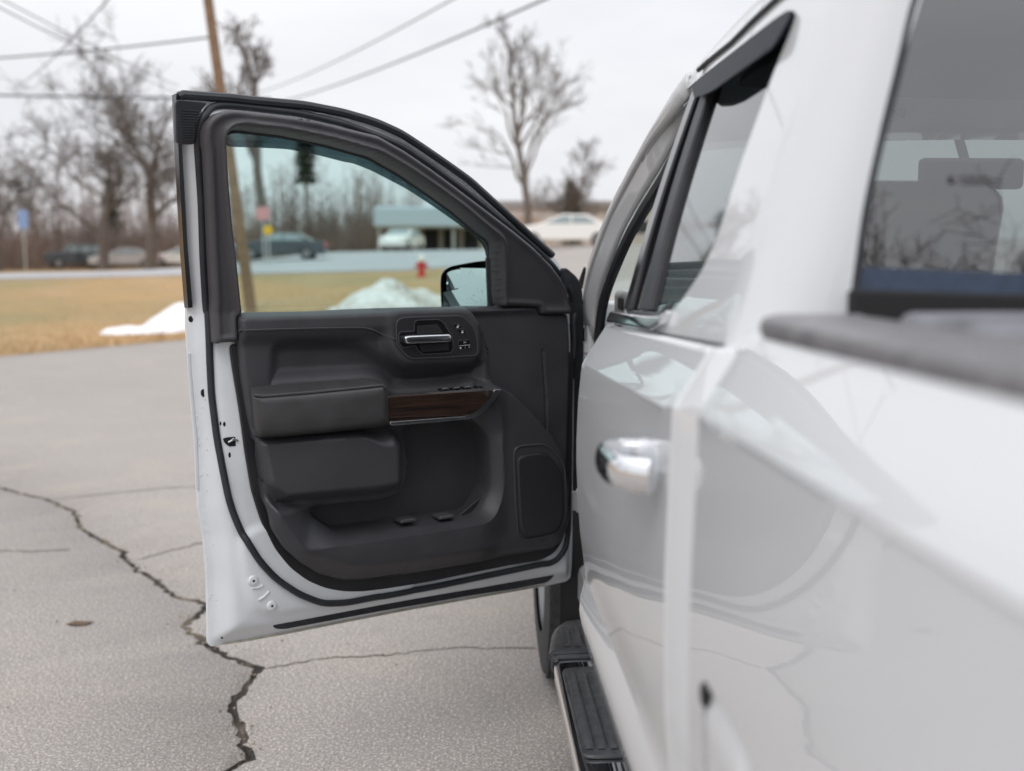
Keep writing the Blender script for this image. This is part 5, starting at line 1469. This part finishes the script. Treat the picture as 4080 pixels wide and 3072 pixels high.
for i in range(17000):                                   # undergrowth
    x = rng.uniform(-95, 3); y = 86 + rng.rand() * 30 + .05 * x + (14 if x > -6 else 0); z = float(zt(x, y)) - .1
    L = 1.0 + 3.0 * rng.rand(); a = rng.rand() * 6.283
    b = np.array([x, y, z + rng.rand() * .8]); P0.append(b); P1.append(b + np.array([math.cos(a) * L * .5, math.sin(a) * L * .5, L * .8])); r0.append(.022); r1.append(.010)
v, f = sticks(P0, P1, np.array(r0), np.array(r1), 3)
tag(meshobj('winter_wood', v, f, 'brush', None, False), 'brown leafless wood along the far side of the road', 'wood', kind='stuff')
P0, P1 = [], []
for i in range(2600):                                   # scrub on the rise to the right
    x = rng.uniform(1, 24); y = 108 + rng.rand() * 12; z = float(zt(x, y)) + 2.2 * rng.rand() * (.6 + .6 * math.sin(x * .9))
    L = .8 + 1.6 * rng.rand(); a = rng.rand() * 6.283
    P0.append((x, y, z)); P1.append((x + math.cos(a) * L * .6, y + math.sin(a) * L * .6, z + L * .8))
v, f = sticks(P0, P1, .03, .012, 3)
tag(meshobj('scrub', v, f, 'brush', None, False), 'brown scrub on the rise behind the long pale building', 'scrub', kind='stuff')
V, F = cdt(np.array([(-140, 104), (-6, 122), (10, 124), (60, 124), (60, 160), (-140, 160)]), (), 6)
tag(sheet('wooded_rise', V, F, lambda P: np.stack([P[:, 0], P[:, 1], zt(P[:, 0], P[:, 1]) - .3 + 3.4 * sstep(104, 132, P[:, 1] - .09 * P[:, 0])], 1), 'brush', None, face=(0, 0, 1)), kind='structure')

# ------------------------------------------------------------------ utility pole, wires, signs, hydrant
pe = empty('utility_pole', at(-4.74, 26)); tag(pe, 'leaning tan wooden utility pole at the edge of the lawn', 'utility pole')
v, f = sticks([(0, 0, 0)], [(-1.05, 0, 9.6)], .135, .10, 14)
meshobj('shaft', v, f, 'pole_wood', pe, local=True)
v, f = sticks([(-1.95, 0, 8.7)], [(.05, 0, 8.8)], .05, .05, 6)
meshobj('crossarm', v, f, 'pole_wood', pe, local=True)
def wire(label, a, b, sag, r=.022):
    a, b = Vector(a), Vector(b)
    pts = [a.lerp(b, t) - Vector((0, 0, 4 * sag * t * (1 - t))) for t in np.linspace(0, 1, 25)]
    tag(MB().tube(pts, r, 5).build('power_line', 'wire'), label, 'power line', 'overhead wires')
wire('level overhead wire crossing above the forked tree to the leaning pole', (-30, 36, 8.0), (-5.45, 26, 6.35), .7, .022)
wire('thick dark cable crossing in front of the forked tree', (-26, 26.5, 5.6), (-5.3, 33, 5.95), .15, .030)
wire('upper of two parallel wires rising from the twiggy tree', (-13, 72, 11.4), (4.2, 12, 6.6), .5, .020)
wire('thicker lower wire of the parallel pair rising from the twiggy tree', (-13, 72, 10.6), (5.0, 12, 6.0), .5, .026)
wire('thin wire above the parallel pair, rising from the pole', (-5.5, 26, 7.4), (2.5, 10, 6.4), .3, .016)
wire('slanting wire hanging low in front of the forked tree', (-22, 38, 4.4), (-13.5, 76, 12.0), .3, .022)
wire('thin wire high over the road ending near the pole top', (-16, 30, 7.75), (-5.5, 28, 8.6), .2, .016)
wire('thin slanting wire beside the pole reaching over the lot', (-19, 50, 8.6), (-5.0, 20, 6.9), .3, .018)
wire('overhead wire along the left side of the lot', (-9, 40, 6.8), (-8, -20, 7.0), .8, .014)
wire('second overhead wire along the left side of the lot', (-9.6, 40, 7.3), (-8.6, -20, 7.5), .8, .014)

def sign(name, label, loc, z, shape, material, post_h):
    e = empty(name, loc); tag(e, label, 'sign')
    v, f = sticks([(0, 0, 0)], [(0, 0, post_h)], .04, .04, 8); meshobj('post', v, f, 'sign_post', e, local=True)
    m = MB()
    k = len(shape)
    m.add([(x, -.06, z + q) for x, q in shape] + [(x, -.045, z + q) for x, q in shape], [tuple(range(k))[::-1], tuple(range(k, 2 * k))] + [(i, (i + 1) % k, k + (i + 1) % k, k + i) for i in range(k)])
    meshobj('plate', m.v, m.f, material, e, False, local=True)
circ = [(.23 * math.cos(t), .23 * math.sin(t)) for t in np.linspace(0, 2 * math.pi, 20, endpoint=False)]
sign('round_sign', 'round yellow sign beside the utility pole across the road', at(-8.95, 54), 1.75, circ, 'sign_yellow', 2.1)
sign('board_sign', 'faded pink sign board above the yellow sign', at(-9.35, 55), 2.55, [(-.32, -.30), (.32, -.30), (.32, .30), (-.32, .30)], 'sign_pink', 2.9)
sign('tall_sign', 'tall pale blue sign among the brush across the road', at(-26.4, 70), 3.3, [(-.28, -.55), (.28, -.55), (.28, .55), (-.28, .55)], 'sign_blue', 3.9)

he = empty('fire_hydrant', at(-1.15, 37)); tag(he, 'red fire hydrant with white cap on the lawn', 'hydrant')
z0 = .05
m = MB().lathe([(.16, 0), (.16, .05), (.11, .07), (.105, .46), (.15, .47), (.15, .52)], 20, Matrix.Translation((0, 0, z0))); meshobj('barrel', m.v, m.f, 'hydrant_red', he, local=True)
m = MB().lathe([(.13, .52), (.135, .58), (.10, .68), (.04, .72), (.035, .78)], 20, Matrix.Translation((0, 0, z0))); meshobj('bonnet', m.v, m.f, 'hydrant_white', he, local=True)
for s in (-1, 1):
    m = MB().lathe([(.055, 0), (.055, .10), (.065, .10), (.065, .13)], 12, Matrix.Translation((0, 0, z0 + .36)) @ Matrix.Rotation(math.radians(90 * s), 4, 'Y') @ Matrix.Translation((0, 0, .09))); meshobj('outlet', m.v, m.f, 'hydrant_red', he, local=True)

# ------------------------------------------------------------------ vehicles in the distance
def car(name, label, loc, rz, prof, glass, width, wheels, paint, wr=.33, roof_in=.16, belt=.95, lights=(), top=None, category='car'):
    e = empty(name, loc, rz); tag(e, label, category)
    k = len(prof); hw = width / 2
    def yy(z): return hw - roof_in * max(0, z - belt) / .5
    m = MB(); m.add([(x, -yy(z), z) for x, z in prof] + [(x, yy(z), z) for x, z in prof],
                    [tuple(range(k)), tuple(range(k, 2 * k))[::-1]] + [((i + 1) % k, i, k + i, k + (i + 1) % k) for i in range(k)])
    b = meshobj('body', m.v, m.f, paint, e, local=True); add_bevel(b, .05, 2, 20)
    for g in glass:
        for s in (-1, 1):
            kk = len(g); m = MB()
            m.add([(x, s * (yy(z) + .006), z) for x, z in g] + [(x, s * (yy(z) - .03), z) for x, z in g], [tuple(range(kk)), tuple(range(kk, 2 * kk))[::-1]] + [((i + 1) % kk, i, kk + i, kk + (i + 1) % kk) for i in range(kk)])
            meshobj('side_window', m.v, m.f, 'car_glass', e, False, local=True)
    for (x0, z0_, x1, z1_) in top or ():
        d = Vector((x1 - x0, 0, z1_ - z0_)); nrm = Vector((-d.z, 0, d.x)).normalized() * .012
        if nrm.z < 0: nrm = -nrm
        m = MB(); w0, w1 = yy(z0_) - .10, yy(z1_) - .07
        q = [(x0, -w0, z0_), (x0, w0, z0_), (x1, w1, z1_), (x1, -w1, z1_)]
        q = [tuple(Vector(p) + nrm) for p in q] + [tuple(Vector(p) - nrm) for p in q]
        m.add(q, [(0, 1, 2, 3), (7, 6, 5, 4), (0, 4, 5, 1), (1, 5, 6, 2), (2, 6, 7, 3), (3, 7, 4, 0)])
        meshobj('screen', m.v, m.f, 'car_glass', e, False, local=True)
    for wx in wheels:
        for s in (-1, 1):
            M = Matrix.Translation((wx, s * (hw - .09), wr)) @ Matrix.Rotation(math.radians(90), 4, 'X')
            m = MB().lathe([(wr * .62, -.10), (wr * .95, -.105), (wr, -.07), (wr, .07), (wr * .95, .105), (wr * .62, .10)], 20, M, caps=False); t = meshobj('wheel', m.v, m.f, 'tyre', e, local=True)
            m = MB().lathe([(wr * .63, -.09), (wr * .2, -.10), (wr * .2, .10), (wr * .63, .09)], 20, M); meshobj('rim', m.v, m.f, 'alloy', t, local=True)
    for (x, z, dx, dz, mm, nm) in lights:
        for s in (-1, 1):
            m = MB().box(x - dx, x + dx, s * (hw - .22) - .18, s * (hw - .22) + .19, z - dz, z + dz); meshobj(nm, m.v, m.f, mm, e, False, local=True)
    return e
SEDAN = [(-2.40, .30), (-2.42, .62), (-2.36, .98), (-1.72, 1.03), (-.95, 1.42), (.15, 1.46), (1.10, 1.03), (2.10, .88), (2.38, .70), (2.40, .30)]
SED_G = [[(-1.42, 1.04), (-.90, 1.35), (-.28, 1.39), (-.28, 1.02)], [(-.22, 1.02), (-.22, 1.39), (.12, 1.40), (.92, 1.03)]]
SED_T = [(-1.68, 1.04, -.98, 1.41), (.20, 1.455, 1.05, 1.05)]
SUV = [(-2.15, .45), (-2.20, .80), (-2.18, 1.15), (-2.10, 1.80), (.55, 1.84), (.85, 1.28), (2.05, 1.20), (2.15, .95), (2.15, .45)]
SUV_G = [[(-2.0, 1.22), (-1.95, 1.68), (-1.05, 1.70), (-1.05, 1.22)], [(-.95, 1.22), (-.95, 1.70), (-.2, 1.71), (-.2, 1.22)], [(-.1, 1.22), (-.1, 1.71), (.5, 1.72), (.72, 1.25)]]
def road_at(x, y, dz=0.0): return (x, y, float(zt(x, y)) + dz)
LT = [(-2.36, .80, .07, .10, 'tail_red', 'tail_light'), (2.30, .72, .08, .08, 'hydrant_white', 'head_light')]
car('sedan', 'cream white sedan parked on the rise by the bare slender tree', road_at(5.0, 50.5, .0), math.radians(170), SEDAN, SED_G, 1.82, (-1.45, 1.45), 'car_white', lights=LT, top=SED_T)
car('off_road_vehicle', 'dark boxy off-road vehicle across the road before the brown wood', road_at(-28.2, 84.5, .02), math.radians(205), SUV, SUV_G, 1.86, (-1.30, 1.30), 'car_dark', wr=.42, roof_in=.06, belt=1.2, top=[(.58, 1.80, .84, 1.30)], lights=[(-2.17, .95, .05, .10, 'tail_red', 'tail_light')])
car('compact_car', 'silver car parked in front of the broad forked tree', road_at(-23.9, 82, .02), math.radians(190), SEDAN, SED_G, 1.8, (-1.45, 1.45), 'car_silver', top=SED_T, lights=LT)
car('white_car', 'white car parked beside the silver one across the road', road_at(-20.2, 84, .02), math.radians(185), SEDAN, SED_G, 1.8, (-1.45, 1.45), 'car_white', top=SED_T, lights=LT)
car('dark_sedan', 'dark sedan on the road seen through the door window', road_at(-9.3, 60, .03), math.radians(180), SEDAN, SED_G, 1.82, (-1.45, 1.45), 'car_dark', top=SED_T, lights=LT)
car('pale_car', 'pale car under the blue canopy across the road', road_at(-3.7, 77, .02), math.radians(255), SEDAN, SED_G, 1.8, (-1.45, 1.45), 'car_white', top=SED_T, lights=LT)

# ------------------------------------------------------------------ buildings in the distance
cb = empty('canopy_building', road_at(-1.6, 88)); tag(cb, 'low building with a broad pale blue canopy across the road', 'building')
def bpart(nm, mm, par, *boxes, bevel=0.0):
    m = MB()
    for b in boxes: m.box(*b)
    o_ = meshobj(nm, m.v, m.f, mm, par, False, local=True)
    if bevel: add_bevel(o_, bevel)
    return o_
bpart('canopy', 'panel_blue', cb, (-4.6, 4.2, -3.2, 1.0, 1.75, 3.3), bevel=.15)
bpart('wall', 'siding', cb, (-1.2, 4.0, 1.05, 6.0, -.3, 2.9))
for x in (-4.2, -1.4, 1.4, 3.9): bpart('post', 'sign_post', cb, (x - .1, x + .1, -2.9, -2.7, -.3, 1.74))
for x in (-.4, 1.2, 2.8): bpart('bay_door', 'dark_opening', cb, (x - .6, x + .6, 1.0, 1.04, -.2, 1.7))
lb = empty('long_building', road_at(9.5, 98)); tag(lb, 'long low pale building with a flat grey roof on the rise', 'building')
bpart('wall', 'siding', lb, (-8.0, 9.0, 0, 9, -.5, 3.55))
bpart('wing_wall', 'siding_pink', lb, (-8.6, -2.6, -3.0, -.02, -.5, 2.7))
bpart('roof', 'roof_grey', lb, (-8.3, 9.3, -.3, 9.3, 3.56, 4.15))
for x in (-1.0, 1.6, 4.2, 6.8):
    w_ = bpart('window', 'dark_opening', lb, (x - .6, x + .6, -.05, -.005, 1.3, 2.5)); bpart('frame', 'hydrant_white', w_, (x - .68, x + .68, -.08, -.055, 2.5, 2.6), (x - .68, x + .68, -.08, -.055, 1.2, 1.3))
